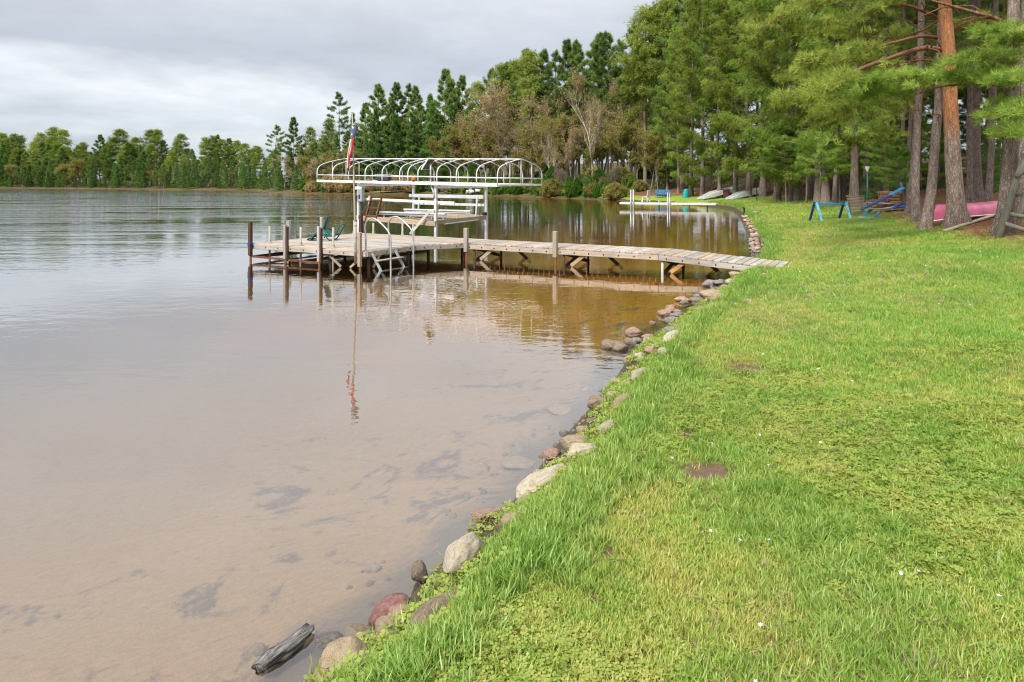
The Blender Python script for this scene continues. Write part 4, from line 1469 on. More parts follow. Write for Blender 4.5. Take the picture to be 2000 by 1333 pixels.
def fascia(p, q, outward, every=0.42, hgt=0.12, mat='deck_wood', z_off=-0.075):
    p, q = Vector(p), Vector(q)
    p.z += z_off
    q.z += z_off
    fb = MB().bar(p, q, 0.038, hgt, bev=0.005).build('fascia_board', M[mat], dock)
    n = int((q - p).length / every)
    ang = math.atan2(outward[1], outward[0])
    for i in range(n):
        c = p + (q - p) * ((i + 0.5) / n) + Vector(outward).to_3d() * 0.019
        link_mesh('bolt', bolt_me, fb, c, (0, R(90), ang))


fascia(L(U0, V0 - 0.03, ZD), L(U1 + 0.02, V0 - 0.03, ZD), (0, -1))
fascia(L(U0 - 0.03, V0 - 0.05, ZD), L(U0 - 0.03, V1, ZD), (-1, 0))
fascia(L(U0, V1 + 0.03, ZD), L(-10.3, V1 + 0.03, ZD), (0, 1))
fascia(L(U1 + 0.035, V0 - 0.01, ZD), L(U1 + 0.035, 14.12, ZD), (1, 0))
fascia(L(U1 + 0.04, 14.15, ZD), L(-10.28, 15.22, ZD), (0.8, -0.6))
# walkway: a level section and a section ramping down to the lawn
UA0, UA1, UB1 = -10.24, -4.92, -2.28
WV0, WV1 = 15.25, 16.5
ZE = 0.285
wl = WV1 - WV0
pk = MB().box((0, 0, 0), (wl + 0.03, 0.143, 0.036), bev=0.005).mesh('plank', M['deck_wood'])
u = UA0 + 0.08
slope = math.atan2(ZE - ZD, UB1 - UA1)
while u < UB1:
    if u < UA1:
        z, ry = ZD, 0.0
    else:
        z, ry = ZD + (u - UA1) / (UB1 - UA1) * (ZE - ZD), -slope
    o = link_mesh('plank', pk, dock, L(u, (WV0 + WV1) / 2 + rd.uniform(-0.012, 0.012), z - 0.018 + rd.uniform(-0.003, 0.003)))
    o.rotation_euler = (Matrix.Rotation(ry, 3, 'Y') @ Matrix.Rotation(R(90) + rd.uniform(-0.008, 0.008), 3, 'Z')).to_euler()
    u += 0.156
for (a, za, b, zb) in ((UA0 - 0.05, ZD, UA1 - 0.005, ZD), (UA1 + 0.005, ZD, UB1 - 0.05, ZE)):
    fascia(L(a, WV0 - 0.005, za), L(b, WV0 - 0.005, zb), (0, -1), 0.36, 0.12, z_off=-0.098)
    fascia(L(a, WV1 + 0.005, za), L(b, WV1 + 0.005, zb), (0, 1), 0.36, 0.12, z_off=-0.098)
    MB().bar(L(a, (WV0 + WV1) / 2, za - 0.09), L(b, (WV0 + WV1) / 2, zb - 0.09), 0.04, 0.10).build('joist', M['beam_wood'], dock)


def bed_z(u, v):
    p = uv(u, v)
    return min(-0.05, H(p.x, p.y)) - 0.15


def post(u, v, top, w=0.10, mat='post_wood', foot=None, low='rust'):
    """square post clamped to the deck edge, steel pipe leg under it"""
    zb = 0.10 if foot is None else foot
    p = MB().box(L(u, v, (top + zb) / 2), (w, w, top - zb), bev=0.008).build('post', M[mat], dock)
    MB().tube([L(u + 0.01, v, zb + 0.05), L(u + 0.01, v, bed_z(u, v))], 0.030, 10).build('pipe_leg', M[low], p, True)
    return p


def pipe_post(u, v, top, r=0.028, mat='pvc', flange=True):
    p = MB().tube([L(u, v, top), L(u, v, bed_z(u, v))], r, 12).build('pipe_post', M[mat], dock, True)
    if flange:
        MB().lathe([(0.075, 0), (0.075, 0.014), (0.045, 0.02), (0.04, 0.09)], 14, L(u, v, ZD)).build('flange', M['pvc'], p)
    return p


for (u, v, t, m) in ((-13.72, V0 - 0.11, 0.99, 'post_wood'), (-12.53, V0 - 0.11, 0.99, 'post_wood')):
    post(u, v, t, 0.08, m, 0.12)
    MB().box(L(u + 0.055, v + 0.03, (t + 0.1) / 2 - 0.03), (0.03, 0.055, t - 0.12), bev=0.004).build('post_board', M['red_post_wood'], dock)
p1 = post(-15.05, V0 - 0.10, 1.03, 0.09, 'red_post_wood', 0.14)
MB().box(L(-15.05, V0 - 0.10, ZD), (0.115, 0.115, 0.06), bev=0.01).build('strap', M['blue_strap'], p1)
post(-15.33, 13.75, 0.98, 0.095, 'post_wood', 0.1)
post(-15.33, 15.02, 1.02, 0.085, 'post_wood', 0.1)
MB().box(L(-15.40, 15.02, 0.70), (0.04, 0.09, 0.66), bev=0.004).build('post_board', M['dark_wood'], dock)
post(-15.20, V1 + 0.10, 1.02, 0.10, 'red_post_wood', 0.1)
for (u, v, t) in ((-14.80, 12.62, 0.90), (-13.52, 12.52, 0.93), (-12.32, 12.46, 0.96), (-15.12, 16.2, 0.88), (-14.5, 16.4, 0.80), (-13.35, 16.42, 0.86)):
    pipe_post(u, v, t)
for (u, t) in ((-10.17, 0.86), (-7.52, 0.87)):
    post(u, WV0 - 0.085, t, 0.105, 'post_wood', 0.22)


def brace(a, b, mat='dark_wood', w=0.035, h=0.085):
    MB().bar(a, b, w, h).build('brace', M[mat], dock)


for u in (-10.0, -7.35, -4.85):
    zt = ZD - 0.15
    for v in (WV0 + 0.06, WV1 - 0.06):
        if not (u > -5 and False):
            MB().tube([L(u + 0.16 * (v > 16), v, zt + 0.03), L(u + 0.16 * (v > 16), v, bed_z(u, v))], 0.032, 8).build('pipe_leg', M['post_wood'] if (u > -5 and v < 16) else M['dark_wood'], dock, True)
    brace(L(u + 0.55, WV0 + 0.05, zt), L(u + 0.20, WV0 + 0.05, 0.03), 'orange_wood' if u > -5 else 'beam_wood')
    brace(L(u + 0.04, WV0 + 0.12, zt), L(u + 0.20, WV1 - 0.1, 0.02))
    brace(L(u + 0.10, WV1 - 0.12, zt), L(u + 0.02, WV0 + 0.14, 0.0))
    brace(L(u + 1.0, WV1 - 0.05, zt), L(u + 0.72, WV1 - 0.05, 0.17))
    brace(L(u + 0.72, WV1 - 0.05, 0.19), L(u + 1.10, WV1 - 0.05, -0.12))
# steel frame just above the water round the left of the platform
for a, b, m in ((L(-15.05, V0 - 0.06, 0.115), L(-13.72, V0 - 0.06, 0.10), 'rust'), (L(-13.72, V0 - 0.06, 0.10), L(-12.53, V0 - 0.06, 0.085), 'rust'),
                (L(-15.05, V0, 0.11), L(-15.25, V1, 0.11), 'rust'), (L(-14.9, 12.5, 0.10), L(-13.8, 13.9, 0.20), 'rust'), (L(-15.1, 13.6, 0.12), L(-13.9, 12.5, 0.34), 'dark_wood'),
                (L(-12.5, 12.5, 0.02), L(-12.5, V1, 0.02), 'rust'), (L(-13.7, 12.4, 0.02), L(-13.7, V1, 0.02), 'rust')):
    MB().bar(a, b, 0.045, 0.05).build('frame_rail', M[m], dock)
for a, b in ((L(-12.42, V0 + 0.05, 0.33), L(-11.95, V0 + 0.05, 0.02)), (L(-11.22, V0 + 0.05, 0.33), L(-11.65, V0 + 0.05, 0.02)), (L(-11.1, 12.8, 0.33), L(-11.15, 12.6, 0.02))):
    brace(a, b, 'beam_wood', 0.03, 0.055)
for (u, v) in ((-12.45, 12.5), (-11.2, 12.5), (-11.2, 14.0), (-11.0, 16.2), (-12.9, 16.2), (-14.9, 16.2), (-13.6, 14.2), (-12.2, 14.2), (-10.4, 15.4), (-11.3, 15.0)):
    MB().tube([L(u, v, ZD - 0.1), L(u, v, bed_z(u, v))], 0.04, 8).build('pipe_leg', M['dark_wood'], dock, True)
# pole post at the near corner
post(-11.20, V0 - 0.11, 0.90, 0.085, 'post_wood', 0.08)

# swim ladder with two bent-pipe handrails
lad = thing('swim_ladder', 'aluminium swim ladder with two curved handrails hooked over the platform edge', 'ladder', uv(-11.0, 12.85, ZD), A30)


def LL(u, v, z):
    return Vector((u + 11.0, v - 12.85, z - ZD))


for v in (12.42, 13.27):
    pts = [LL(-11.22, v, ZD - 0.05), LL(-11.22, v, 0.75), LL(-11.24, v, 1.0), LL(-11.18, v, 1.15), LL(-11.05, v, 1.22), LL(-10.88, v, 1.19), LL(-10.62, v, 1.02), LL(-10.49, v, 0.88), LL(-10.45, v, 0.72), LL(-10.45, v, 0.2), LL(-10.43, v, -0.5)]
    rl = MB().tube(smooth_path([tuple(p) for p in pts], 3), 0.021, 10).build('handrail', M['galvanised'], lad, True)
    MB().lathe([(0.05, 0), (0.05, 0.012), (0.028, 0.02)], 12, LL(-11.22, v, ZD)).build('flange', M['galvanised'], rl)
    MB().bar(LL(-11.02, v, ZD - 0.06), LL(-10.58, v, -0.25), 0.03, 0.06).build('stringer', M['galvanised'], lad)
for z, u in ((0.22, -10.84), (-0.02, -10.70), (-0.22, -10.58)):
    MB().bar(LL(u, 12.38, z), LL(u, 13.32, z), 0.11, 0.03, bev=0.005).build('tread', M['pvc'], lad)

# flagpole and windsock
fp = thing('flagpole', 'slim pale pole clamped to the corner post of the platform', 'pole', uv(-11.27, V0 - 0.18, 0.15), A30)
pole_b = uv(-11.27, V0 - 0.18, 0)
MB().tube([(0, 0, 0), (0, 0, 1.0)], 0.034, 12).build('sleeve', M['pvc'], fp, True)
MB().tube([(0, 0, 0.3), (-0.02, 0, 1.2), (-0.06, 0.0, 2.4), (-0.10, 0, 3.57)], [0.024, 0.024, 0.018, 0.013], 10).build('pole', M['pvc'], fp, True)
for z in (0.30, 0.62, 0.9):
    MB().lathe([(0.042, 0), (0.042, 0.03)], 12, (0, 0, z)).build('clamp', M['galvanised'], fp)


def mat_stars():
    k = NT('star_fabric')
    o = k.obj()
    blot = k.voronoi(o, 13.0)
    c = k.mix(k.ramp(blot, [(0.27, 1.0), (0.33, 0.0)]), (0.12, 0.14, 0.22), (0.55, 0.58, 0.66))
    M['star_fabric'] = k.done(k.bsdf(c, 0.85, 0.1))


mat_stars()
ws_top = ray(696, 243, pole_b.y - 0.02)
ws = thing('windsock', 'limp windsock with dark starry top and red and white streamers on the pole', 'windsock', ws_top)
# tube of cloth hanging slightly to the left
prof = [(0, 0, -0.03), (-0.01, 0, -0.14), (-0.03, 0, -0.26), (-0.055, 0, -0.38)]
rads = [0.085, 0.083, 0.07, 0.05]
mb = MB()
for i in range(2):
    pass
mb.tube([(p[0] - 0.03, p[1] - 0.03, p[2]) for p in prof], rads, 14, cap=False)
mb.build('sock', M['star_fabric'], ws, True)
mb = MB()
mb.tube([(-0.03 + 0.085 * math.cos(a), -0.03 + 0.085 * math.sin(a), -0.03) for a in [i * math.pi / 8 for i in range(17)]], 0.005, 5)
mb.build('hoop', M['galvanised'], ws)
for a in (0.3, 2.2, 4.4):
    MB().tube([(0.01, -0.02, 0.10), (-0.03 + 0.085 * math.cos(a), -0.03 + 0.085 * math.sin(a), -0.03)], 0.004, 4).build('cord', M['white_fabric'], ws)
MB().tube([(0.02, 0, 0.16), (0.01, -0.02, 0.10)], 0.005, 4).build('cord', M['white_fabric'], ws)
for k, (dx, dy, m, w, L2) in enumerate(((0.02, -0.05, 'pink_fabric', 0.055, 0.72), (-0.035, -0.06, 'white_fabric', 0.05, 0.70), (-0.02, 0.02, 'pink_fabric', 0.05, 0.66), (0.0, -0.02, 'white_fabric', 0.05, 0.76))):
    rows = []
    for i in range(10):
        t = i / 9
        cx = -0.085 + dx * (1 - 0.6 * t) - 0.10 * t + 0.012 * math.sin(6 * t + k)
        cy_ = -0.03 + dy * (1 - t * 0.3) + 0.015 * math.sin(8 * t + k * 2)
        zz = -0.36 - L2 * t
        ww = w * (1 - 0.35 * t) / 2
        an = 0.6 * math.sin(3 * t + k)
        rows.append([(cx - ww * math.cos(an), cy_ - ww * math.sin(an), zz), (cx + ww * math.cos(an), cy_ + ww * math.sin(an), zz)])
    MB().sheet(rows, 0.003).build('streamer', M[m], ws, True)

# low folding beach chair, on the platform
cb = uv(-14.15, 14.0, ZD)
ch = thing('beach_chair', 'low teal folding beach chair lying open on the platform', 'chair', (cb.x, cb.y, ZD))
TW = 0.26
side_l, side_r = -TW, TW


def chair_tube(pts, name='frame_tube', m='green_frame', r=0.016):
    MB().tube(smooth_path(pts, 3), r, 8).build(name, M[m], ch, True)


for y in (side_l, side_r):
    chair_tube([(-0.33, y, 0.04), (-0.2, y, 0.20), (-0.05, y, 0.32), (0.06, y, 0.30), (0.22, y, 0.17), (0.30, y, 0.12)])
    chair_tube([(-0.1, y, 0.04), (-0.02, y, 0.16), (0.1, y, 0.13), (0.24, y, 0.13), (0.36, y, 0.14)])
    chair_tube([(0.08, y, 0.14), (0.17, y, 0.03), (0.25, y, 0.025), (0.33, y, 0.13), (0.42, y, 0.30), (0.50, y, 0.44)], 'leg')
chair_tube([(-0.33, side_l, 0.04), (-0.33, side_r, 0.04)], 'crossbar')
chair_tube([(0.5, side_l, 0.44), (0.5, side_r, 0.44)], 'crossbar')
MB().sheet([[(x, y, z) for y in (side_l, 0, side_r)] for x, z in ((-0.10, 0.30), (-0.02, 0.255), (0.1, 0.20), (0.2, 0.17), (0.29, 0.15))], 0.008).build('seat_sling', M['teal_fabric'], ch, True)
MB().sheet([[(x, y, z) for y in (side_l * 0.85, 0, side_r * 0.85)] for x, z in ((0.01, 0.29), (0.04, 0.42), (0.09, 0.55), (0.12, 0.66), (0.155, 0.67))], 0.03).build('backrest', M['green_frame'], ch, True)
tw = MB()
rows = []
for i in range(6):
    rows.append([(-0.46 + 0.055 * i, -0.22 + 0.09 * j, 0.015 + 0.03 * i + 0.022 * math.sin(i * 1.7 + j * 2.1)) for j in range(6)])
tw.sheet(rows, 0.012)
tob = tw.build('towel', M['blue_cloth'], None, True, loc=(cb.x, cb.y, ZD))
tag(tob, 'crumpled blue towel at the foot of the beach chair', 'towel')

# ------------------------------------------------------------------ boat lift with bare canopy frame
LU, LV = -14.2, 18.55
lift = thing('boat_lift', 'white boat lift with bare bowed canopy frame behind the dock', 'boat lift', uv(LU, LV), A30)


def K(u, v, z):
    return Vector((u - LU, v - LV, z))


PU = (-15.78, -12.61)
PV = (17.12, 20.05)
TILT = (1.985 - 2.12) / 7.25            # the canopy sags towards the shore end


def zc_(u):
    return 2.12 + TILT * (u + 17.54)


for u in PU:
    for v in PV:
        p = uv(u, v)
        pm = MB().box(K(u, v, (zc_(u) - 0.1 + H(p.x, p.y)) / 2), (0.085, 0.085, zc_(u) - 0.1 - H(p.x, p.y) + 0.1), bev=0.008).build('corner_post', M['aluminium'], lift)
        MB().box(K(u, v, H(p.x, p.y) + 0.02), (0.3, 0.3, 0.02)).build('foot_pad', M['galvanised'], pm)
cano = MB().bar(K(-17.54, 16.98, zc_(-17.54)), K(-10.29, 16.98, zc_(-10.29)), 0.06, 0.085, bev=0.006).build('canopy_frame', M['white_paint'], lift)
CV0, CV1, CVM = 16.98, 19.78, 18.38
RISE = 0.80


def rail(a, b, r=0.018, name='rail'):
    MB().tube([a, b], r, 8).build(name, M['white_paint'], cano, True)


MB().bar(K(-17.54, CV1, zc_(-17.54)), K(-10.29, CV1, zc_(-10.29)), 0.05, 0.06, bev=0.005).build('back_beam', M['white_paint'], cano)
for u in (-17.54, -10.29):
    MB().bar(K(u, CV0 + 0.03, zc_(u)), K(u, CV1 - 0.03, zc_(u)), 0.05, 0.06, bev=0.005).build('end_beam', M['white_paint'], cano)
    rail(K(u, CV0, zc_(u) + 0.21), K(u, CV1, zc_(u) + 0.21), 0.014)
for v in (CV0, CV1):
    rail(K(-17.54, v, zc_(-17.54) + 0.21), K(-10.29, v, zc_(-10.29) + 0.21), 0.016)
rail(K(-17.54, CVM, zc_(-17.54) + RISE), K(-10.29, CVM, zc_(-10.29) + RISE), 0.024, 'ridge_pole')


def bow(u, half=None):
    z = zc_(u)
    prof = [(CV0, 0.03), (CV0, 0.30), (CV0 + 0.03, 0.42), (CV0 + 0.14, 0.53), (CV0 + 0.35, 0.61), (CV0 + 0.8, 0.71), (CVM, RISE)]
    left = [K(u, v, z + h) for v, h in prof]
    right = [K(u, CV0 + CV1 - v, z + h) for v, h in prof[::-1]]
    pts = left + right[1:]
    MB().tube(smooth_path([tuple(p) for p in pts], 2), 0.017, 8).build('bow', M['white_paint'], cano, True)


nb_ = 11
for i in range(nb_):
    bow(-17.54 + 7.25 * i / (nb_ - 1))
bow(-17.54 + 7.25 * 5.45 / 10)
for u in (-17.54, -10.29):
    for v, h in ((CVM, RISE), (CV0 + 0.72, 0.70), (CV1 - 0.72, 0.70)):
        rail(K(u, v, zc_(u) + 0.02), K(u, v, zc_(u) + h - 0.005), 0.016, 'upright')
for u in PU:
    MB().bar(K(u, PV[0] + 0.05, zc_(u) - 0.11), K(u, PV[1] - 0.05, zc_(u) - 0.11), 0.05, 0.07).build('cross_beam', M['white_paint'], lift)


def beam(a, b, w, h, mat='aluminium', name='beam'):
    MB().bar(K(*a), K(*b), w, h, bev=0.006).build(name, M[mat], lift)


# upper rails
beam((-15.7, PV[0] + 0.07, 1.52), (-11.95, PV[0] + 0.07, 1.44), 0.05, 0.085, 'white_paint', 'side_rail')
beam((-15.9, PV[1] - 0.10, 1.58), (-12.66, PV[1] - 0.10, 1.56), 0.06, 0.12, 'aluminium', 'side_rail')
beam((-15.72, PV[1] - 0.05, 1.30), (-12.66, PV[1] - 0.05, 1.28), 0.04, 0.09, 'white_paint', 'side_rail')
# lower wooden cradle
beam((PU[0] - 0.05, PV[0] - 0.07, 0.90), (PU[1] + 0.04, PV[0] - 0.07, 0.80), 0.045, 0.16, 'beam_wood', 'cradle_beam')
beam((PU[0], PV[1] - 0.08, 0.90), (PU[1] - 0.05, PV[1] - 0.08, 0.86), 0.045, 0.16, 'beam_wood', 'cradle_beam')
beam((PU[1] + 0.02, PV[0] - 0.02, 0.83), (PU[1] + 0.02, PV[1] - 0.05, 0.86), 0.045, 0.14, 'beam_wood', 'cradle_beam')
beam((PU[0] - 0.02, PV[0] - 0.02, 0.92), (PU[0] - 0.02, PV[1] - 0.05, 0.90), 0.045, 0.14, 'dark_wood', 'cradle_beam')
beam((PU[1] + 0.05, PV[0] + 0.4, 0.76), (PU[1] + 0.05, PV[1] - 0.6, 0.80), 0.05, 0.03, 'aluminium', 'cable_rail')
# padded bunks on short legs
for v, z in ((17.85, 1.06), (19.3, 1.10)):
    beam((-15.6, v, z), (-12.75, v, z), 0.14, 0.05, 'white_paint', 'bunk')
    beam((-15.6, v, z - 0.06), (-12.75, v, z - 0.06), 0.07, 0.06, 'aluminium', 'bunk_rail')
    for u in (-15.3, -14.3, -13.3, -12.85):
        beam((u, v, z - 0.08), (u, v, 0.84), 0.04, 0.05, 'white_wood', 'bunk_leg')
for v in (17.5, 18.6, 19.7):
    beam((-15.7, v, 0.84), (-12.62, v, 0.80), 0.05, 0.06, 'beam_wood', 'cross_member')
for u, v in ((-15.35, 19.75), (-12.85, 19.75), (-15.5, 17.25)):
    beam((u, v, 0.84), (u + 0.08, v, 1.62), 0.05, 0.05, 'white_paint', 'guide_post')
beam((-12.75, 17.25, 0.84), (-12.55, 17.2, 1.40), 0.05, 0.05, 'beam_wood', 'guide_post')
# braces from the deck to the posts
beam((PU[1] - 0.75, 16.8, 0.46), (PU[1] - 0.12, 17.0, 1.20), 0.035, 0.085, 'white_wood', 'diagonal_brace')
beam((PU[1] - 0.14, 17.0, 1.19), (PU[1] + 0.0, 17.05, 1.19), 0.035, 0.06, 'white_wood', 'diagonal_brace')
beam((PU[0] + 0.40, 16.75, 0.46), (PU[0] + 0.03, 17.03, 0.95), 0.035, 0.085, 'white_paint', 'diagonal_brace')
# winch motor box with wires
mbx = MB().box(K(PU[0] + 0.20, PV[0] - 0.10, 1.68), (0.20, 0.16, 0.50), bev=0.02).build('motor_box', M['galvanised'], lift)
MB().box(K(PU[0] + 0.15, PV[0] - 0.10, 1.88), (0.30, 0.18, 0.10), bev=0.01).build('box_lid', M['white_paint'], mbx)
MB().box(K(PU[0] + 0.20, PV[0] - 0.185, 1.60), (0.06, 0.012, 0.14)).build('switch_plate', M['black_plastic'], mbx)
for k in range(3):
    MB().tube(smooth_path([tuple(K(PU[0] + 0.16 + 0.04 * k, PV[0] - 0.1, 1.44)), tuple(K(PU[0] + 0.20 + 0.05 * k, PV[0] - 0.12, 1.32 - 0.03 * k)), tuple(K(PU[0] + 0.26, PV[0] - 0.1, 1.25 - 0.04 * k)), tuple(K(PU[0] + 0.22, PV[0] - 0.1, 1.18))], 4), 0.007, 5).build('wire', M['black_plastic'], mbx)
MB().tube([K(PU[0] + 0.06, PV[0] - 0.07, 1.55), K(PU[0] + 0.06, PV[0] - 0.12, 1.55)], 0.09, 14).build('winch_wheel', M['black_plastic'], lift)
MB().box(K(PU[1] - 0.02, PV[1] - 0.06, 0.98), (0.13, 0.13, 0.12), bev=0.015).build('pulley', M['black_plastic'], lift)
MB().box(K(PU[1] - 0.06, PV[0] + 0.08, 0.92), (0.10, 0.10, 0.14), bev=0.015).build('pulley', M['black_plastic'], lift)

# brown wooden step ladder leaning in the lift
sl = thing('step_ladder', 'short red-brown wooden ladder standing on the lift cradle', 'ladder', uv(-15.08, 17.02, 0.84), A30)
for x in (-0.22, 0.22):
    MB().bar((x - 0.08, 0, 0), (x + 0.05, 0.14, 0.76), 0.035, 0.085, up=(0, 1, 0)).build('rail', M['brown_paint_wood'], sl)
for t in (0.18, 0.52, 0.86):
    MB().bar((-0.22 - 0.08 + 0.13 * t, 0.14 * t - 0.01, 0.76 * t), (0.22 - 0.08 + 0.13 * t, 0.14 * t - 0.01, 0.76 * t), 0.09, 0.04).build('step', M['brown_paint_wood'], sl)

# small solar panel on a post clamped to the lift
sp = thing('solar_panel', 'small tilted solar panel on a thin post above the lift', 'solar panel', uv(PU[1] - 0.12, PV[0] - 0.06, 1.5), A30)
MB().tube(smooth_path([(0.1, 0, 0.1), (0.08, 0, 0.28), (-0.02, 0, 0.52), (-0.03, 0, 1.15)], 3), 0.03, 10).build('post', M['galvanised'], sp, True)
rotp = Matrix.Rotation(R(-52), 3, 'Y')
pc = Vector((-0.13, 0, 1.14))
pnl = MB().box(pc, (0.40, 0.34, 0.03), rotp, 0.006).build('panel', M['dark_panel'], sp)
for y in (-0.17, 0.17):
    MB().box(pc + Vector((0, y, 0)), (0.42, 0.022, 0.042), rotp).build('frame', M['white_paint'], pnl)
for x in (-0.205, 0.205):
    MB().box(pc + rotp @ Vector((x, 0, 0)), (0.022, 0.36, 0.044), rotp).build('frame', M['white_paint'], pnl)
MB().bar((-0.03, 0, 1.0), (-0.08, 0, 1.12), 0.03, 0.03).build('bracket', M['galvanised'], sp)

# orange float and dark tub kept on the back beam of the canopy
fl = MB().lathe([(0.0, 0), (0.06, 0.01), (0.085, 0.07), (0.075, 0.13), (0.03, 0.165), (0.02, 0.19)], 14)
q = uv(-15.55, CV1 - 0.02, zc_(-15.55) + 0.03)
tag(fl.build('float', M['orange_plastic'], None, True, loc=q), 'small orange float sitting on the back beam of the canopy', 'float')
tub = thing('storage_tub', 'dark grey tub with lid behind the canopy rail near the pole', 'tub', uv(-16.95, CV1 - 0.06, zc_(-16.9) + 0.035), A30)
MB().box((0, 0, 0.10), (0.62, 0.22, 0.20), bev=0.02).build('body', M['dark_panel'], tub)
MB().box((0, 0, 0.215), (0.66, 0.25, 0.03), bev=0.01).build('lid', M['galvanised'], tub)

# ------------------------------------------------------------------ things on the lawn and along the shores


def gpx(px, py):
    return on_ground(px, py)


# blue sawhorse-like swing bar on the lawn
b = gpx(1622, 432)
sc = b.y / FPX                      # metres per photo pixel there
saw = thing('sawhorse', 'long blue sawhorse standing on the lawn left of the slatted stack', 'sawhorse', b, R(4))
wbar = 62 * sc
hb = 33 * sc
MB().bar((-wbar / 2, 0, hb), (wbar / 2, 0, hb), 0.09, 0.085, bev=0.008).build('top_beam', M['blue_paint'], saw)
for x, mat in ((-wbar / 2 + 0.03, 'light_blue_paint'), (wbar / 2 - 0.03, 'light_blue_paint')):
    MB().bar((x - 0.04, 0.02, hb + 0.08), (x - 0.05, 0.42, -0.05), 0.04, 0.09, up=(1, 0, 0)).build('leg', M['deep_blue_paint'], saw)
    MB().bar((x + 0.01, -0.03, hb + 0.06), (x + 0.10, -0.30, -0.05), 0.04, 0.09, up=(1, 0, 0)).build('leg', M[mat], saw)

# slatted wooden stack
b = gpx(1671, 421)
b = Vector((b.x, b.y - 0.2, H(b.x, b.y - 0.2)))
st = thing('wood_stack', 'weathered panel of stacked wooden slats leaning beside the blue sawhorse', 'wood stack', b, R(-6))
W = 34 * sc
for i in range(13):
    z = 0.05 + i * 0.066
    MB().box((0.01 * math.sin(i * 2.1) - 0.004 * i, 0.05 + 0.012 * i, z), (W * (1 + 0.05 * math.sin(i * 1.3)), 0.09, 0.042), Matrix.Rotation(0.05 + 0.015 * math.sin(i * 3.0), 3, 'Y'), 0.005).build('slat', M['pallet_wood'], st)
for x in (-W * 0.36, W * 0.36):
    MB().bar((x, 0.12, 0.0), (x - 0.04, 0.28, 0.86), 0.05, 0.04).build('batten', M['dark_wood'], st)

# seesaw: board tipped up, blue base frame on the grass
b = gpx(1700, 428)
ss = b.y / FPX
see = thing('seesaw', 'blue seesaw board tipped up over its blue base frame beside the pine', 'seesaw', b)
p0 = ray(1683, 409, b.y + 0.5) - b
p1 = ray(1738, 382, b.y + 0.9) - b
p2 = ray(1764, 367, b.y + 1.1) - b
bd = MB().bar(p0, p1, 0.18, 0.05, bev=0.008).build('board', M['deep_blue_paint'], see)
MB().bar(p1 + (p2 - p1) * 0.02, p2, 0.19, 0.06, bev=0.008).build('seat', M['blue_paint'], bd)
MB().bar(p2 + Vector((-0.05, 0, -0.02)), p2 + Vector((-0.10, 0.02, 0.24)), 0.16, 0.04).build('handle', M['blue_paint'], bd)
g1, g2 = ray(1677, 421, b.y + 0.1) - b, ray(1717, 431, b.y - 0.25) - b
g1.z = g2.z = 0.06
g2.z = 0.04
MB().bar(g1, g2, 0.09, 0.06).build('base_rail', M['light_blue_paint'], see)
m1 = ray(1691, 418, b.y + 0.35) - b
m2 = ray(1702, 410, b.y + 0.75) - b
MB().bar(m1, m2, 0.07, 0.06).build('base_leg', M['deep_blue_paint'], see)
MB().bar(ray(1704, 426, b.y) - b, ray(1718, 416, b.y + 0.5) - b, 0.07, 0.06).build('base_leg', M['blue_paint'], see)
MB().bar(ray(1689, 420, b.y + 0.2) - b, ray(1694, 416, b.y + 0.4) - b, 0.06, 0.05).build('base_foot', M['teal_paint'], see)

# heap of boards and firewood behind the seesaw
b2 = gpx(1742, 412)
wp = thing('board_pile', 'pile of old boards and sticks on the needles behind the seesaw', 'board pile', b2)
rb = random.Random(8)
for i in range(16):
    a = rb.uniform(-0.5, 0.5) + (0.4 if i % 3 else -0.5)
    c = Vector((rb.uniform(-0.8, 0.35), rb.uniform(-0.3, 0.4), 0.05 + 0.022 * i))
    d = Vector((math.cos(a), math.sin(a), rb.uniform(-0.10, 0.18))) * rb.uniform(0.35, 0.75)
    MB().bar(c - d, c + d, rb.uniform(0.05, 0.12), 0.03).build('board', M[rb.choice(['pallet_wood', 'grey_log_wood', 'dark_wood', 'white_wood'])], wp)
fw = thing('firewood_stack', 'small stack of fresh orange split firewood by the lamp post', 'firewood', gpx(1740, 400))
for r_ in range(4):
    for c_ in range(3):
        MB().tube([(-0.45 + rb.uniform(-.05, .05), c_ * 0.17, 0.10 + r_ * 0.16), (0.45 + rb.uniform(-.05, .05), c_ * 0.17, 0.10 + r_ * 0.16)], [0.085, 0.08], 7).build('log', M['orange_wood'], fw)
bk = gpx(1718, 404)
hearth = thing('fire_ring', 'rough red brick fire ring behind the seesaw board', 'fire ring', bk)
for r_ in range(3):
    for k in range(7):
        a = 2 * math.pi * (k + 0.5 * (r_ % 2)) / 7
        MB().box((0.38 * math.cos(a), 0.38 * math.sin(a), 0.07 + 0.12 * r_), (0.13, 0.28, 0.11), Matrix.Rotation(a, 3, 'Z'), 0.01).build('brick', M['brick_red'], hearth)
bl = gpx(1764, 411)
tarp = MB()
rows = [[(-0.55 + 0.22 * i, -0.3 + 0.15 * j, 0.10 + 0.20 * math.sin(math.pi * (i + .4) / 6) * math.sin(math.pi * (j + .5) / 5) + 0.03 * math.sin(i * 2 + j * 3)) for j in range(5)] for i in range(6)]
tarp.sheet(rows, -0.05)
tag(tarp.build('tarp', M['blue_cloth'], None, True, loc=bl), 'dark blue tarp over wood beside the pine trunk', 'tarp')

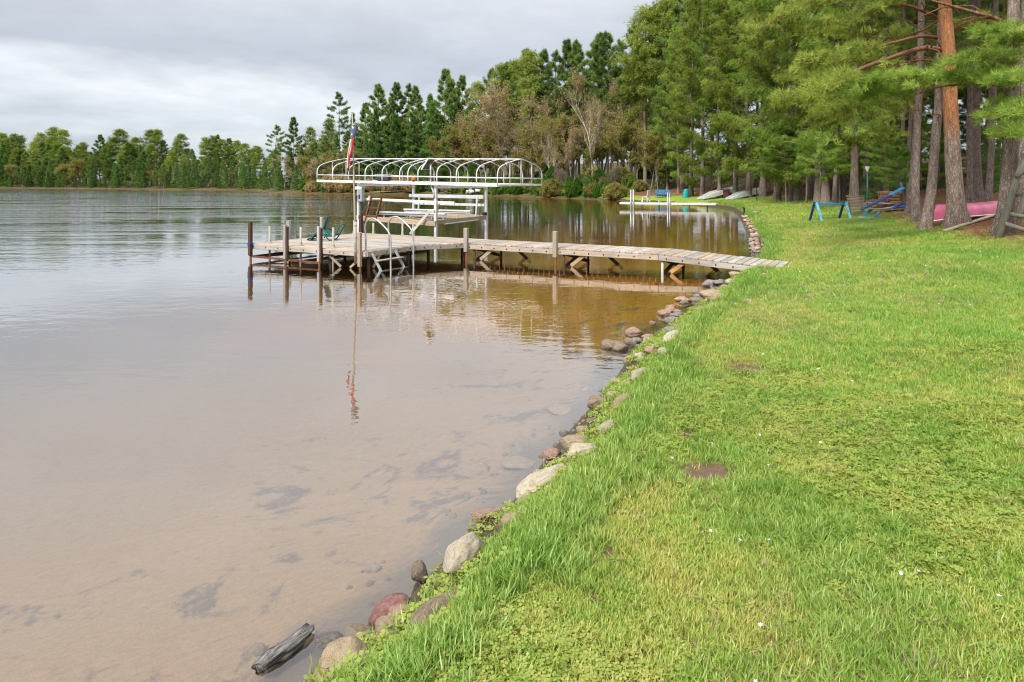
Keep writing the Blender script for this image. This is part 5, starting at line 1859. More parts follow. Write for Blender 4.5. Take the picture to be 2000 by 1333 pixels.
# garden lamp post
b = gpx(1694, 408)
lp = thing('lamp_post', 'slim green lamp post with white glass head at the wood edge', 'lamp post', b)
ls = b.y / FPX
hp = 82 * ls
MB().tube([(0, 0, -0.1), (0, 0, hp - 9 * ls)], 0.035, 10).build('pole', M['lamp_pole_paint'], lp, True)
MB().lathe([(0.04, 0), (0.055, 0.05), (0.12, 0.24), (0.125, 0.27)], 14, (0, 0, hp - 10 * ls)).build('glass', M['lamp_glass'], lp, True)
MB().lathe([(0.145, 0), (0.13, 0.03), (0.05, 0.11), (0.015, 0.15)], 14, (0, 0, hp - 10 * ls + 0.27)).build('cap', M['black_plastic'], lp, True)

# upturned red canoe resting on blocks
b = gpx(1871, 440)
cs = b.y / FPX
c0 = ray(1813, 432, b.y + 0.6)
c1 = ray(1985, 416, b.y + 1.9)
dxy = (c1 - c0)
cl = math.hypot(dxy.x, dxy.y)
yaw = math.atan2(dxy.y, dxy.x)
can = thing('canoe', 'upturned pinkish red canoe lying on blocks behind the largest pine', 'canoe', Vector((c0.x, c0.y, c0.z)), yaw)
zr = dxy.z
rows = []
nst = 25
CL = max(cl, 4.4)
for i in range(nst):
    t = i / (nst - 1)
    w = 0.43 * (math.sin(math.pi * t) ** 0.55) if 0 < t < 1 else 0.012
    w = max(w, 0.012)
    d = 0.36 + 0.02 * math.cos(2 * math.pi * t)
    end = min(t, 1 - t) / 0.09
    keel = d * min(1.0, math.sin(min(1, end) * math.pi / 2) ** 0.7 * 1.0 + 0.0)
    sheer = -0.10 * (abs(2 * t - 1) ** 3)          # gunwale rises towards the ends (down, upturned)
    x0 = CL * t
    row = []
    for j in range(13):
        a = math.pi * j / 12
        yy = -math.cos(a) * w
        zz = sheer + (keel - sheer) * (max(0, math.sin(a)) ** 0.55)
        row.append((x0, yy, zz + zr * t + 0.10))
    rows.append(row)
MB().sheet(rows, 0.0).build('hull', M['canoe_paint'], can, True)
for s in (0, 12):
    MB().tube([tuple(Vector(r[s]) + Vector((0, 0, -0.012))) for r in rows], 0.018, 6).build('gunwale', M['white_paint'] if s == 0 else M['black_plastic'], can, True)
for t in (0.30, 0.55):
    i = int(t * nst)
    MB().bar(Vector(rows[i][0]) + Vector((0, 0.02, 0.02)), Vector(rows[i][12]) + Vector((0, -0.02, 0.02)), 0.05, 0.02).build('thwart', M['beam_wood'], can)
for k, x in enumerate((0.9, 3.2)):
    q = Matrix.Rotation(yaw, 4, 'Z') @ Vector((x, 0, 0)) + Vector((c0.x, c0.y, 0))
    gz = H(q.x, q.y)
    hh = c0.z + 0.02 - gz + zr * x / CL
    blk = MB().box((0, 0, hh / 2), (0.16, 0.5, max(0.08, hh)), bev=0.02).build('support_block', M['beam_wood'], None, loc=(q.x, q.y, gz), rot=(0, 0, yaw))
    tag(blk, ('pale wood block under the near end of the red canoe', 'pale wood block under the far half of the red canoe')[k], 'wood block')
# plank on the needles
pa, pb = gpx(1845, 455), gpx(1937, 428)
pl = MB().bar((0, 0, 0), pb - pa + Vector((0, 0, 0.05)), 0.13, 0.035, bev=0.004).build('loose_plank', M['beam_wood'], None, loc=pa + Vector((0, 0, 0.05)))
tag(pl, 'long loose plank on the brown needles below the canoe', 'plank')

# rustic log frame at the right border
b = gpx(1952, 464)
fs_ = b.y / FPX
lf = thing('log_swing_frame', 'weathered grey log swing frame standing at the right edge', 'swing frame', b)


def lpt(px, py, dy=0.0):
    return ray(px, py, b.y + dy) - b


MB().tube([lpt(1951, 466), lpt(1968, 405), lpt(1985, 350), lpt(2003, 305)], [0.085, 0.075, 0.07, 0.065], 10).build('leg', M['grey_log_wood'], lf, True)
MB().tube([lpt(2040, 470, 0.1), lpt(2030, 400, 0.1), lpt(2012, 340, 0.05), lpt(1998, 300)], [0.08, 0.075, 0.07, 0.065], 10).build('leg', M['grey_log_wood'], lf, True)
MB().tube([lpt(1962, 437, -0.08), lpt(1995, 448, -0.1), lpt(2045, 462, -0.12)], [0.055, 0.055, 0.05], 8).build('crossbar', M['grey_log_wood'], lf, True)
MB().tube([lpt(1972, 418, -0.06), lpt(2035, 430, -0.06)], [0.045, 0.045], 8).build('crossbar', M['grey_log_wood'], lf, True)
MB().tube([lpt(1984, 345, -0.09), lpt(2008, 330, -0.1), lpt(2050, 312, -0.1)], [0.06, 0.06, 0.055], 8).build('crossbar', M['grey_log_wood'], lf, True)
MB().tube([lpt(1985, 382, 0.02), lpt(2025, 375, 0.02)], [0.04, 0.04], 8).build('crossbar', M['grey_log_wood'], lf, True)
MB().tube([lpt(1989, 436, 0.0), lpt(2001, 375, 0.0)], [0.05, 0.045], 8).build('slat', M['grey_log_wood'], lf, True)
MB().tube([lpt(2060, 470, 2.2), lpt(2040, 390, 1.3), lpt(2004, 303, 0.2)], [0.08, 0.075, 0.065], 8).build('leg', M['grey_log_wood'], lf, True)

# ---- second dock farther along the shore
qa = ray(1210, 399, 57.0)
d2y = 1333 * (EYE - 0.42) / (396 - HOR)
e0, e1 = ray(1210, 396, d2y), ray(1398, 398.0, d2y * 0.955)
yaw2 = math.atan2(e1.y - e0.y, e1.x - e0.x)
d2 = thing('dock', 'white pipe dock farther along the shore with tall white poles', 'dock', (e0.x, e0.y, 0), yaw2)
len2 = math.hypot(e1.x - e0.x, e1.y - e0.y)
pk2 = MB().box((0, 0, 0), (0.235, 1.2, 0.04), bev=0.004).mesh('plank', M['white_wood'])
x = 0.12
while x < len2:
    link_mesh('plank', pk2, d2, (x, 0.6, 0.42))
    x += 0.25
MB().bar((0, 0, 0.35), (len2, 0, 0.35), 0.05, 0.12).build('fascia_board', M['white_paint'], d2)
MB().bar((0, 1.2, 0.35), (len2, 1.2, 0.35), 0.05, 0.12).build('fascia_board', M['white_paint'], d2)
m2 = 57.0 / FPX
for px, top, r in ((1233.5, 370.5, 0.06), (1238.5, 370.5, 0.065), (1306.5, 376, 0.05), (1310.5, 377, 0.045), (1250, 392, 0.05), (1285, 392, 0.05), (1345, 398, 0.05), (1380, 399, 0.05)):
    xx = (px - 1210) * len2 / 188.0
    zz = EYE + (HOR - top) / FPX * (d2y * 0.985)
    side = 0.06 if (px % 1 == 0.5) else 1.12
    side = -0.1 if side < 0.5 else 1.3
    MB().tube([(xx, side, max(zz, 0.5)), (xx, side, -1.0)], r, 10).build('pole', M['galvanised'], d2, True)
cx = (1261 - 1210) * len2 / 188.0
ch2 = thing('plastic_chair', 'white plastic chair on the second dock', 'chair', Matrix.Rotation(yaw2, 4, 'Z') @ Vector((cx, 0.7, 0.0)) + Vector((e0.x, e0.y, 0.44)), yaw2 + R(160))
MB().box((0, 0, 0.42), (0.46, 0.46, 0.04), bev=0.015).build('seat', M['white_paint'], ch2)
MB().box((-0.23, 0, 0.70), (0.05, 0.46, 0.55), Matrix.Rotation(R(-10), 3, 'Y'), 0.015).build('backrest', M['white_paint'], ch2)
for sx in (-0.19, 0.19):
    for sy in (-0.19, 0.19):
        MB().bar((sx, sy, 0.42), (sx * 1.15, sy * 1.15, 0), 0.045, 0.045).build('leg', M['white_paint'], ch2)

# blue slatted bench
b = gpx(1294, 386.5)
bs = b.y / FPX
bw = 28 * bs
bh = 15 * bs
bb = thing('slatted_bench', 'bright blue slatted bench on the grass behind the second dock', 'bench', b, R(-8))
nsl = 9
for i in range(nsl):
    MB().box((-bw / 2 + bw * (i + 0.5) / nsl, 0.22, bh * 0.56), (bw / nsl * 0.62, 0.04, bh * 0.82), bev=0.004).build('back_slat', M['blue_paint'], bb)
for i in range(4):
    MB().box((0, -0.22 + i * 0.12, bh * 0.42), (bw, 0.09, 0.03)).build('seat_slat', M['blue_paint'], bb)
for z in (bh * 0.95, bh * 0.30):
    MB().box((0, 0.255, z), (bw, 0.03, 0.09)).build('back_rail', M['blue_paint'], bb)
for xq in (-bw * 0.45, bw * 0.45):
    for yq in (-0.2, 0.2):
        MB().box((xq, yq, bh * 0.2), (0.08, 0.08, bh * 0.4)).build('leg', M['blue_paint'], bb)
    MB().box((xq, 0.0, bh * 0.62), (0.09, 0.55, 0.04)).build('armrest', M['blue_paint'], bb)
# teal tarp-covered thing
b = gpx(1338, 387)
ts = b.y / FPX
tt = MB()
rows = []
for i in range(7):
    t = i / 6
    z = 17 * ts * t
    w = (6.0 - 1.5 * t) * ts
    rows.append([((math.cos(a) * w * (1 + 0.12 * math.sin(3 * a + 5 * t))) + 3 * ts * t, math.sin(a) * w * 0.7, z) for a in [2 * math.pi * k / 12 for k in range(13)]])
rows.append([(3 * ts, 0, 17.6 * ts)] * 13)
tt.sheet(rows)
tag(tt.build('covered_grill', M['teal_paint'], None, True, loc=b), 'upright thing under a teal cover between the pines near the bench', 'cover')


def jon_boat(label, near_px, far_px, wid, mat, lift_z):
    """upturned flat-bottomed rowing boat; near end low, far end raised on a rest"""
    a = gpx(*near_px)
    f = ray(far_px[0], far_px[1], a.y + 1.6)
    dx, dy = f.x - a.x, f.y - a.y
    Lb = math.hypot(dx, dy)
    o = thing('rowing_boat', label, 'boat', a, math.atan2(dy, dx))
    rows = []
    rise = f.z - a.z
    for i in range(11):
        t = i / 10
        w = wid * (0.5 - 0.14 * max(0, 0.35 - t) / 0.35 - 0.06 * t)
        hgt = 0.42 * min(1.0, 0.35 + t * 2.2)
        z0 = 0.06 + (rise - 0.25) * t
        rows.append([(Lb * t, -w, z0), (Lb * t, -w * 0.93, z0 + hgt * 0.85), (Lb * t, -w * 0.8, z0 + hgt), (Lb * t, 0, z0 + hgt + 0.01), (Lb * t, w * 0.8, z0 + hgt), (Lb * t, w * 0.93, z0 + hgt * 0.85), (Lb * t, w, z0)])
    MB().sheet(rows, 0.0).build('hull', M[mat], o)
    n = len(rows) - 1
    MB().add(rows[0], [(0, 1, 2, 3, 4, 5, 6)]).build('bow', M[mat], o)
    MB().add(rows[n], [(6, 5, 4, 3, 2, 1, 0)]).build('transom', M[mat], o)
    for s in (0, 6):
        MB().tube([tuple(r[s]) for r in rows], 0.03, 6).build('gunwale', M['galvanised'], o)
    for yk in (-0.25, 0.0, 0.25):
        MB().bar(Vector(rows[1][3]) + Vector((0, yk * wid, 0.01)), Vector(rows[9][3]) + Vector((0, yk * wid, 0.012)), 0.03, 0.02).build('keel_strip', M['galvanised'], o)
    return o


jon_boat('long grey upturned rowing boat with pale green stern between the pines', (1367, 391), (1445, 366), 1.35, 'boat_metal', 0)
jon_boat('silver upturned rowing boat nearest the lawn beside the maroon box', (1423, 391), (1492, 370), 1.15, 'boat_metal', 0)
b = gpx(1417, 386.5)
bx_ = b.y / FPX
mx_ = thing('storage_box', 'maroon wooden box between the two upturned boats', 'box', b)
MB().box((0, 0, 7.5 * bx_), (11 * bx_, 0.5, 15 * bx_), bev=0.02).build('body', M['maroon_box'], mx_)
MB().box((0, 0, 15.3 * bx_), (12 * bx_, 0.56, 0.06), bev=0.01).build('lid', M['maroon_box'], mx_)
# stub pipe and bucket on the riprap
b = gpx(1452, 419)
ps = b.y / FPX
tag(MB().tube(smooth_path([(0, 0, -0.1), (0.04, 0, 5 * ps), (0.05, 0, 10 * ps), (-0.02, 0, 13.5 * ps)], 4), 0.05, 10).build('drain_pipe', M['black_plastic'], None, True, loc=b), 'black bent pipe stub at the head of the stone edging', 'pipe')
b = gpx(1476.5, 423)
bk_ = thing('bucket', 'small white bucket on the grass behind the stone edging', 'bucket', b)
MB().lathe([(0.10, 0), (0.135, 0.25), (0.145, 0.26)], 14).build('body', M['white_paint'], bk_, True)
MB().tube(smooth_path([(0.14, 0, 0.25), (0.22, 0, 0.30), (0.24, 0, 0.22)], 4), 0.012, 5).build('handle', M['black_plastic'], bk_)

# fence of thin posts among the boats
for i, (px, py, t) in enumerate(((1478, 394, 364), (1374, 386, 366), (1397, 386, 368))):
    b = gpx(px, py)
    tag(MB().tube([(0, 0, -0.1), (0, 0, (py - t) * b.y / FPX)], 0.045, 8).build('fence_post', M['net_black'], None, loc=b), ('dark thin post right of the silver boat', 'dark thin post behind the grey boat bow', 'dark thin post behind the maroon box')[i], 'post')

# ---- far things: docks, pedal boats


def far_dock(label, pa_, pb_, y, z=0.3, mat='white_wood'):
    a, c = ray(pa_[0], 0, y), ray(pb_[0], 0, y)
    o = thing('dock', label, 'dock', (a.x, y, 0))
    Ln = c.x - a.x
    n = max(4, int(Ln / 0.6))
    me = MB().box((0, 0, 0), (Ln / n - 0.03, 1.2, 0.06)).mesh('plank', M[mat])
    for i in range(n):
        link_mesh('plank', me, o, (Ln * (i + 0.5) / n, 0, z + (pb_[1] if len(pb_) > 1 else 0) * i / n))
    for i in range(0, n, 3):
        MB().tube([(Ln * (i + 0.5) / n, -0.5, z), (Ln * (i + 0.5) / n, -0.5, -1.2)], 0.06, 6).build('pile', M['dark_wood'], o)
    return o


far_dock('far pale dock on the north shore seen under the canopy near the motor box', (722,), (795, 0.25), 117.5, 0.3, 'beam_wood')
far_dock('far weathered dock slanting up the north shore right of the solar panel', (860,), (890, 1.0), 109.0, 0.3, 'pallet_wood')
far_dock('low white dock on the tip of the wooded point', (560,), (596, 0.1), 140.0, 0.25, 'white_wood')


def pedal_boat(label, px, Y, width_px, top_mat, yaw_):
    s_ = Y / FPX
    Wd = width_px * s_
    x_ = (px - 1000) * s_
    zb = max(0.0, H(x_, Y)) + 0.02
    o = thing('pedal_boat', label, 'pedal boat', (x_, Y, zb), yaw_)
    for y in (-0.55, 0.55):
        rows_ = []
        for i in range(9):
            t = i / 8
            w = 0.32 * math.sin(math.pi * (0.08 + 0.84 * t)) ** 0.5
            rows_.append([(Wd * (t - 0.5), y + w * math.cos(a), 0.28 + 0.26 * math.sin(a) + 0.12 * t) for a in [2 * math.pi * k / 10 for k in range(11)]])
        MB().sheet(rows_).build('float', M['white_paint'], o, True)
    MB().box((0, 0, 0.52), (Wd * 0.75, 1.4, 0.14), bev=0.05).build('deck', M['white_paint'], o)
    rows_ = []
    for i in range(8):
        t = i / 7
        rows_.append([(Wd * (-0.28 + 0.6 * t), -0.62 + 1.24 * j / 6, 0.55 + 0.75 * math.sin(math.pi * (0.1 + 0.8 * t)) ** 0.7 * (0.75 + 0.25 * math.sin(math.pi * j / 6))) for j in range(7)])
    MB().sheet(rows_, 0.04).build('cowl', M[top_mat], o, True)
    for y in (-0.3, 0.3):
        MB().box((-Wd * 0.1, y, 0.85), (0.12, 0.45, 0.6), Matrix.Rotation(R(-15), 3, 'Y'), 0.05).build('seat_back', M[top_mat], o)
    return o


pedal_boat('turquoise pedal boat moored at the tip of the wooded point', 548, 143, 16, 'teal_paint', R(10))
pedal_boat('turquoise pedal boat pulled up on the north shore behind the lift post', 938, 104.5, 16, 'teal_paint', R(170))
pedal_boat('white pedal boat beside the turquoise one on the north shore', 920, 105.5, 15, 'white_paint', R(30))
for i, (px, Y) in enumerate(((585, 141.5), (574, 142), (640, 133.5), (628, 134.5))):
    s_ = Y / FPX
    x_ = (px - 1000) * s_
    o = thing('upturned_rowboat', ('white upturned rowboat nearest the pine trunk on the point', 'pale upturned rowboat left of the pine trunk on the point', 'weathered white rowboat on the bank under the canopy left end', 'second weathered rowboat on the bank under the canopy left end')[i], 'boat', (x_, Y, max(0.1, H(x_, Y))), R((25, 15, 5, -5)[i]))
    Lb = (14, 9, 11, 9)[i] * s_
    rows_ = []
    for k in range(11):
        t = k / 10
        w = 0.55 * (math.sin(math.pi * (0.03 + 0.85 * t)) ** 0.6)
        rows_.append([(Lb * (t - 0.5), -math.cos(a) * w, 0.62 * max(0.0, math.sin(a)) ** 0.6 * (0.5 + 0.5 * math.sin(math.pi * t))) for a in [math.pi * j / 8 for j in range(9)]])
    MB().sheet(rows_).build('hull', M['white_paint'], o, True)
    MB().bar((-Lb * 0.45, 0, 0.60), (Lb * 0.45, 0, 0.60), 0.06, 0.05).build('keel', M['galvanised'], o)
b = Vector(((893 - 1000) * 112 / FPX, 112, 0))
sh = thing('boathouse', 'small brown wooden boathouse among the shore trees behind the canopy', 'boathouse', (b.x, 112.0, H(b.x, 112) - 0.1))
MB().box((0, 0, 1.0), (2.4, 2.2, 2.0)).build('wall', M['brown_paint_wood'], sh)
for s in (-1, 1):
    MB().box((s * 0.72, 0, 2.28), (1.75, 2.6, 0.08), Matrix.Rotation(s * R(28), 3, 'Y')).build('roof_panel', M['dark_wood'], sh)
MB().box((0.3, -1.12, 0.85), (0.85, 0.05, 1.7)).build('door', M['dark_panel'], sh)

# ------------------------------------------------------------------ stones along the water's edge


def mat_rock(name, a, b, c, wet=True):
    k = NT(name)
    o = k.obj()
    big = k.noise(o, 2.6, 5.0, 0.6, 0.3)
    sp = k.noise(o, 24.0, 4.0, 0.7)
    col = k.ramp(big, [(0.3, a), (0.5, b), (0.72, c)])
    col = k.mix(k.ramp(sp, [(0.5, 0.0), (0.72, 0.55)]), col, tuple(min(1, x * 1.45) for x in c))
    col = k.mix(k.ramp(sp, [(0.28, 0.6), (0.45, 0.0)]), col, tuple(x * 0.4 for x in a))
    col = k.mix(k.math('MULTIPLY', k.rnd(), 0.35), col, (0.20, 0.165, 0.135))
    z = k.math('ADD', k.xyz(k.pos())[2], k.math('MULTIPLY', k.math('SUBTRACT', big, 0.5), 0.05))
    wetf = k.ramp(k.math('ADD', k.math('MULTIPLY', z, 8.0), 0.5), [(0.55, 1.0), (0.85, 0.0)])
    col = k.mix(k.math('MULTIPLY', wetf, 0.55), col, tuple(x * 0.32 for x in b))
    rough = k.math('SUBTRACT', 0.85, k.math('MULTIPLY', wetf, 0.5))
    hgt = k.math('ADD', big, k.math('MULTIPLY', sp, 0.3))
    M[name] = k.done(k.bsdf(col, rough, 0.3, 0, k.bump(hgt, 0.03)))


mat_rock('rock_tan', (0.22, 0.155, 0.09), (0.37, 0.275, 0.17), (0.47, 0.38, 0.255))
mat_rock('rock_pale', (0.30, 0.24, 0.165), (0.46, 0.39, 0.29), (0.56, 0.50, 0.40))
mat_rock('rock_pink', (0.22, 0.12, 0.095), (0.36, 0.22, 0.165), (0.46, 0.32, 0.25))
mat_rock('rock_grey', (0.13, 0.115, 0.11), (0.24, 0.215, 0.205), (0.34, 0.31, 0.30))
mat_rock('rock_red', (0.15, 0.055, 0.06), (0.26, 0.11, 0.105), (0.36, 0.19, 0.17))
mat_rock('rock_brown', (0.12, 0.085, 0.055), (0.22, 0.165, 0.115), (0.33, 0.265, 0.195))


def rock_mesh(seed, sub=4, lump=0.30, cut=0.5):
    import bmesh
    bm = bmesh.new()
    bmesh.ops.create_icosphere(bm, subdivisions=sub, radius=1.0)
    rg = random.Random(seed)
    off = Vector((rg.uniform(-50, 50), rg.uniform(-50, 50), rg.uniform(-50, 50)))
    planes = [(Vector((rg.gauss(0, 1), rg.gauss(0, 1), rg.gauss(0, 0.7))).normalized(), rg.uniform(0.68, 0.95)) for _ in range(6)]
    for v in bm.verts:
        p = v.co.copy()
        k = 1 + lump * mnoise.noise(p * 0.9 + off) + lump * 0.35 * mnoise.noise(p * 2.4 + off)
        p = p * k
        for n, d in planes:
            e = p.dot(n) - d
            if e > 0:
                p -= n * e * 0.78
        p *= 1 + 0.035 * mnoise.noise(p * 5 + off) + 0.018 * mnoise.noise(p * 13 + off) + 0.03 * abs(mnoise.noise(p * 2.7 - off))
        v.co = p
    me = bpy.data.meshes.new('rock')
    bm.to_mesh(me)
    bm.free()
    me.polygons.foreach_set('use_smooth', [True] * len(me.polygons))
    # unit half extents
    co = np.array([v.co for v in me.vertices])
    ext = np.abs(co).max(0)
    for v in me.vertices:
        v.co = (v.co.x / ext[0], v.co.y / ext[1], v.co.z / ext[2])
    return me


ROCKS = [rock_mesh(100 + i) for i in range(12)]
for _m in ROCKS:
    _m.materials.append(None)


def stone_obj(name, me, mat, loc, rot, scale):
    o = link_mesh(name, me, None, loc, rot, scale)
    o.material_slots[0].link = 'OBJECT'
    o.material_slots[0].material = M[mat]
    return o


ri = 0


def rock(px, py, w, h, mat, label, group=None, yaw=0.0, depth=None, zc=None, name='shore_stone', tilt=0.0):
    """stone whose visible face is w x h photo pixels, centred there"""
    global ri
    c0 = on_ground(px, py + h * 0.42)
    Y = c0.y
    m = Y / FPX
    c = ray(px, py, Y + 0.4 * w * m)
    hw = 0.5 * w * m
    dp = hw * 0.85 if depth is None else depth
    vis = h * m
    ang = math.atan2(EYE - c.z, Y)
    # projected height = 2*(hz*cos + dp*sin) -> solve for hz
    hz = max(0.35 * hw, (vis / 2 - dp * math.sin(ang) * 0.8) / max(0.3, math.cos(ang)))
    hz = min(hz, 1.1 * hw)
    me = ROCKS[ri % len(ROCKS)]
    ri += 1
    zc_r = c.z if zc is None else zc
    o = stone_obj(name, me, mat, (c.x, c.y, zc_r), (tilt, 0, yaw), (hw, dp, hz))
    return tag(o, label, 'stone', group)


hero = [
    (843, 1332, 48, 22, 'rock_tan', 'tan stone cut off by the bottom edge in the grass', 0.0),
    (819, 1118, 36, 66, 'rock_brown', 'rounded brown stone with plants left of the angular cream stone', 1.2),
    (642, 1252, 62, 36, 'rock_grey', 'grey purple stone just breaking the water beside the driftwood', 0.2),
    (930, 1036, 30, 26, 'rock_brown', 'small dark purple stone under the end of the tan oblong stone', 0.4),
    (1029, 1003, 56, 32, 'rock_grey', 'grey stone in the grass right of the tan pink oblong', 0.3),
    (1080, 886, 36, 28, 'rock_pink', 'small pink stone at the water behind the big cream boulder', 0.3),
    (1138, 840, 26, 22, 'rock_tan', 'small tan stone partly covered by plants', 0.5),
    (1154, 822, 20, 14, 'rock_brown', 'small olive brown stone below the dark brown rock', 0.4),
    (1168, 786, 42, 36, 'rock_brown', 'dark brown rounded rock standing in the water at the bank', 0.3),
    (1199, 773, 28, 22, 'rock_pale', 'pale tan stone right behind the dark brown rock', 0.4),
    (1243, 665, 28, 14, 'rock_grey', 'flat purple-grey stone in the water farthest from the bank', 0.2),
    (1265, 660, 24, 18, 'rock_pink', 'rounded pink stone beside the flat purple-grey one', 0.3),
    (1278, 670, 13, 10, 'rock_grey', 'tiny grey stone right of the rounded pink one', 0.0),
    (1272, 685, 28, 20, 'rock_pink', 'peaked pink tan stone at the water edge', 0.5),
    (1293, 690, 24, 24, 'rock_pale', 'pale stone leaning on the grass beside the peaked pink one', 0.7),
    (1316, 645, 34, 18, 'rock_grey', 'broad purple-grey stone in the middle of the shore group', 0.2),
    (1329, 637, 18, 12, 'rock_grey', 'small grey stone behind the broad purple-grey one', 0.3),
    (1338, 643, 15, 14, 'rock_tan', 'small tan stone wedged right of the broad purple-grey one', 0.5),
    (1343, 632, 22, 12, 'rock_grey', 'grey stone against the grass above the wedged tan one', 0.4),
    (1361, 620, 18, 11, 'rock_tan', 'low tan stone half grown over with grass', 0.2),
    (1318, 616, 24, 9, 'rock_grey', 'flat blue-grey stone awash in the shallows', 0.1),
    (1323, 609, 17, 11, 'rock_pink', 'round pinkish stone on top of the flat blue-grey one', 0.2),
    (1371, 604, 26, 13, 'rock_grey', 'light grey flat stone below the paired tan rocks', 0.5),
    (1387, 576, 42, 24, 'rock_tan', 'left of two large tan rocks near the walkway', 0.2),
    (1402, 583, 30, 24, 'rock_pink', 'right of two large tan rocks near the walkway', 0.9),
    (1396, 597, 26, 13, 'rock_tan', 'tan stone sunk in the grass under the two large tan rocks', 0.4),
    (1378, 557, 17, 11, 'rock_grey', 'left small grey stone in the shallows below the walkway', 0.2),
    (1403, 552, 20, 11, 'rock_grey', 'purple-grey diamond-shaped stone below the walkway', 0.4),
    (1414, 561, 18, 12, 'rock_pink', 'rounded brownish pink stone at the grass edge near the walkway', 0.3),
    (1425, 550, 15, 11, 'rock_pale', 'pale stone at the grass edge next to a thin stick', 0.2),
    (1437, 536, 26, 13, 'rock_tan', 'flat tan rock under the shore end of the walkway', 0.1),
    (1458, 588, 22, 9, 'rock_pale', 'white flat stone lying alone on the lawn near the walkway', 0.0),
    (1511, 489, 12, 5, 'rock_pale', 'small pale stone alone on the lawn beyond the walkway', 0.0),
]
for (px, py, w, h, mt, lb, yw) in hero:
    rock(px, py, w * 1.12, h * 1.1, mt, lb, None, yw)


def rock2(e1, e2, wpx, mat, label, zf=0.62, sink=0.25, seed=0):
    """long stone between two ground points of the photo, wpx wide"""
    a, c = on_ground(*e1), on_ground(*e2)
    mid = (a + c) / 2
    d = c - a
    hl = 0.5 * math.hypot(d.x, d.y) * 1.18
    hw = 0.5 * 1.12 * wpx * mid.y / FPX
    hz = hw * zf
    me = ROCKS[seed % len(ROCKS)]
    z = max(0.0, H(mid.x, mid.y)) + hz * (1 - 2 * sink)
    # the photo shows the upper face: slide the stone back so that it is centred there
    o = stone_obj('shore_stone', me, mat, (mid.x, mid.y, z), (0, 0, math.atan2(d.y, d.x)), (hl, hw, hz))
    return tag(o, label, 'stone')


rock2((640, 1345), (705, 1290), 98, 'rock_tan', 'largest tan boulder at the bottom edge of the bank', 0.8, 0.3, 1)
rock2((765, 1335), (798, 1305), 46, 'rock_pale', 'small pale tan stone right of the largest boulder at the bottom', 0.8, 0.3, 2)
rock2((820, 1242), (898, 1172), 62, 'rock_brown', 'long grey-brown stone lying half in the near grass', 0.75, 0.22, 3)
rock2((885, 1135), (925, 1085), 62, 'rock_pale', 'upright angular cream stone above the long grey-brown one', 1.1, 0.15, 4)
rock2((740, 1222), (792, 1168), 58, 'rock_red', 'flat reddish purple stone half under water', 0.55, 0.4, 5)
rock2((922, 1026), (990, 998), 32, 'rock_pink', 'tan pink oblong stone pointing into the water', 0.8, 0.2, 6)
rock2((1016, 990), (1100, 922), 54, 'rock_pale', 'big smooth cream boulder lying along the bank', 0.8, 0.2, 7)
rock2((1112, 912), (1168, 884), 40, 'rock_pale', 'cream stone with pink patches in the grass above the big cream boulder', 0.85, 0.15, 8)
rock2((1098, 892), (1158, 862), 34, 'rock_tan', 'long olive tan stone just behind the cream stone with pink patches', 0.9, 0.2, 9)
rock2((1172, 856), (1204, 834), 28, 'rock_pale', 'pale oblong stone in the grass edge above the small olive stone', 0.85, 0.2, 2)
rock2((1206, 806), (1230, 782), 28, 'rock_tan', 'tan stone at the grass edge right of the pale stone by the dark rock', 0.85, 0.2, 5)
rock2((1236, 752), (1262, 728), 26, 'rock_pale', 'pale stone at the grass edge halfway to the peaked pink stone', 0.85, 0.2, 8)
rock2((1300, 676), (1326, 656), 24, 'rock_pale', 'pale stone in the grass edge below the broad purple-grey one', 0.85, 0.2, 10)
rock2((985, 1040), (1012, 1020), 40, 'rock_tan', 'tan stone low in the grass between the cream upright and the grey stone', 0.8, 0.25, 11)
rw = random.Random(41)
for i in range(20):
    t = rw.random()
    Yp = 8.4 + 6.2 * t
    xs_ = float(np.interp(Yp, _sm[:, 1][20:200], _sm[:, 0][20:200]))
    xx = xs_ - rw.uniform(0.0, 0.45)
    r_ = rw.uniform(0.05, 0.13)
    o = stone_obj('wet_stone', ROCKS[rw.randrange(12)], rw.choice(['rock_grey', 'rock_brown', 'rock_grey', 'rock_pink']), (xx, Yp, r_ * rw.uniform(-0.15, 0.25)), (0, 0, rw.random() * 6), (r_ * rw.uniform(1.0, 1.5), r_, r_ * 0.65))
    tag(o, 'dark wet stone standing in the shallows near the shore end of the walkway', 'stone', 'wet stones in the shallows near the walkway')
# stone edging beyond the walkway: two uneven rows
rr = random.Random(77)
G_E = 'stone edging beyond the walkway'
line = [(1452, 421), (1458, 428), (1465, 436), (1470, 444), (1473, 452), (1473, 460), (1472, 468), (1473, 476), (1475, 484), (1478, 492)]
for t in np.linspace(0, 1, 34):
    i = t * (len(line) - 1)
    k = min(len(line) - 2, int(i))
    cxp = line[k][0] + (line[k + 1][0] - line[k][0]) * (i - k)
    cyp = line[k][1] + (line[k + 1][1] - line[k][1]) * (i - k)
    near = 0.55 + 0.45 * t
    for side in (-1, 1):
        if rr.random() < 0.12:
            continue
        wpx = rr.uniform(10, 16) * near
        rock(cxp + side * rr.uniform(2, 8) * near, cyp + rr.uniform(-2, 2), wpx, wpx * rr.uniform(0.55, 0.75), rr.choice(['rock_pink', 'rock_pale', 'rock_grey', 'rock_pink', 'rock_tan']),
             'pinkish tan stone in the edging along the water beyond the walkway', G_E, rr.random() * 3)
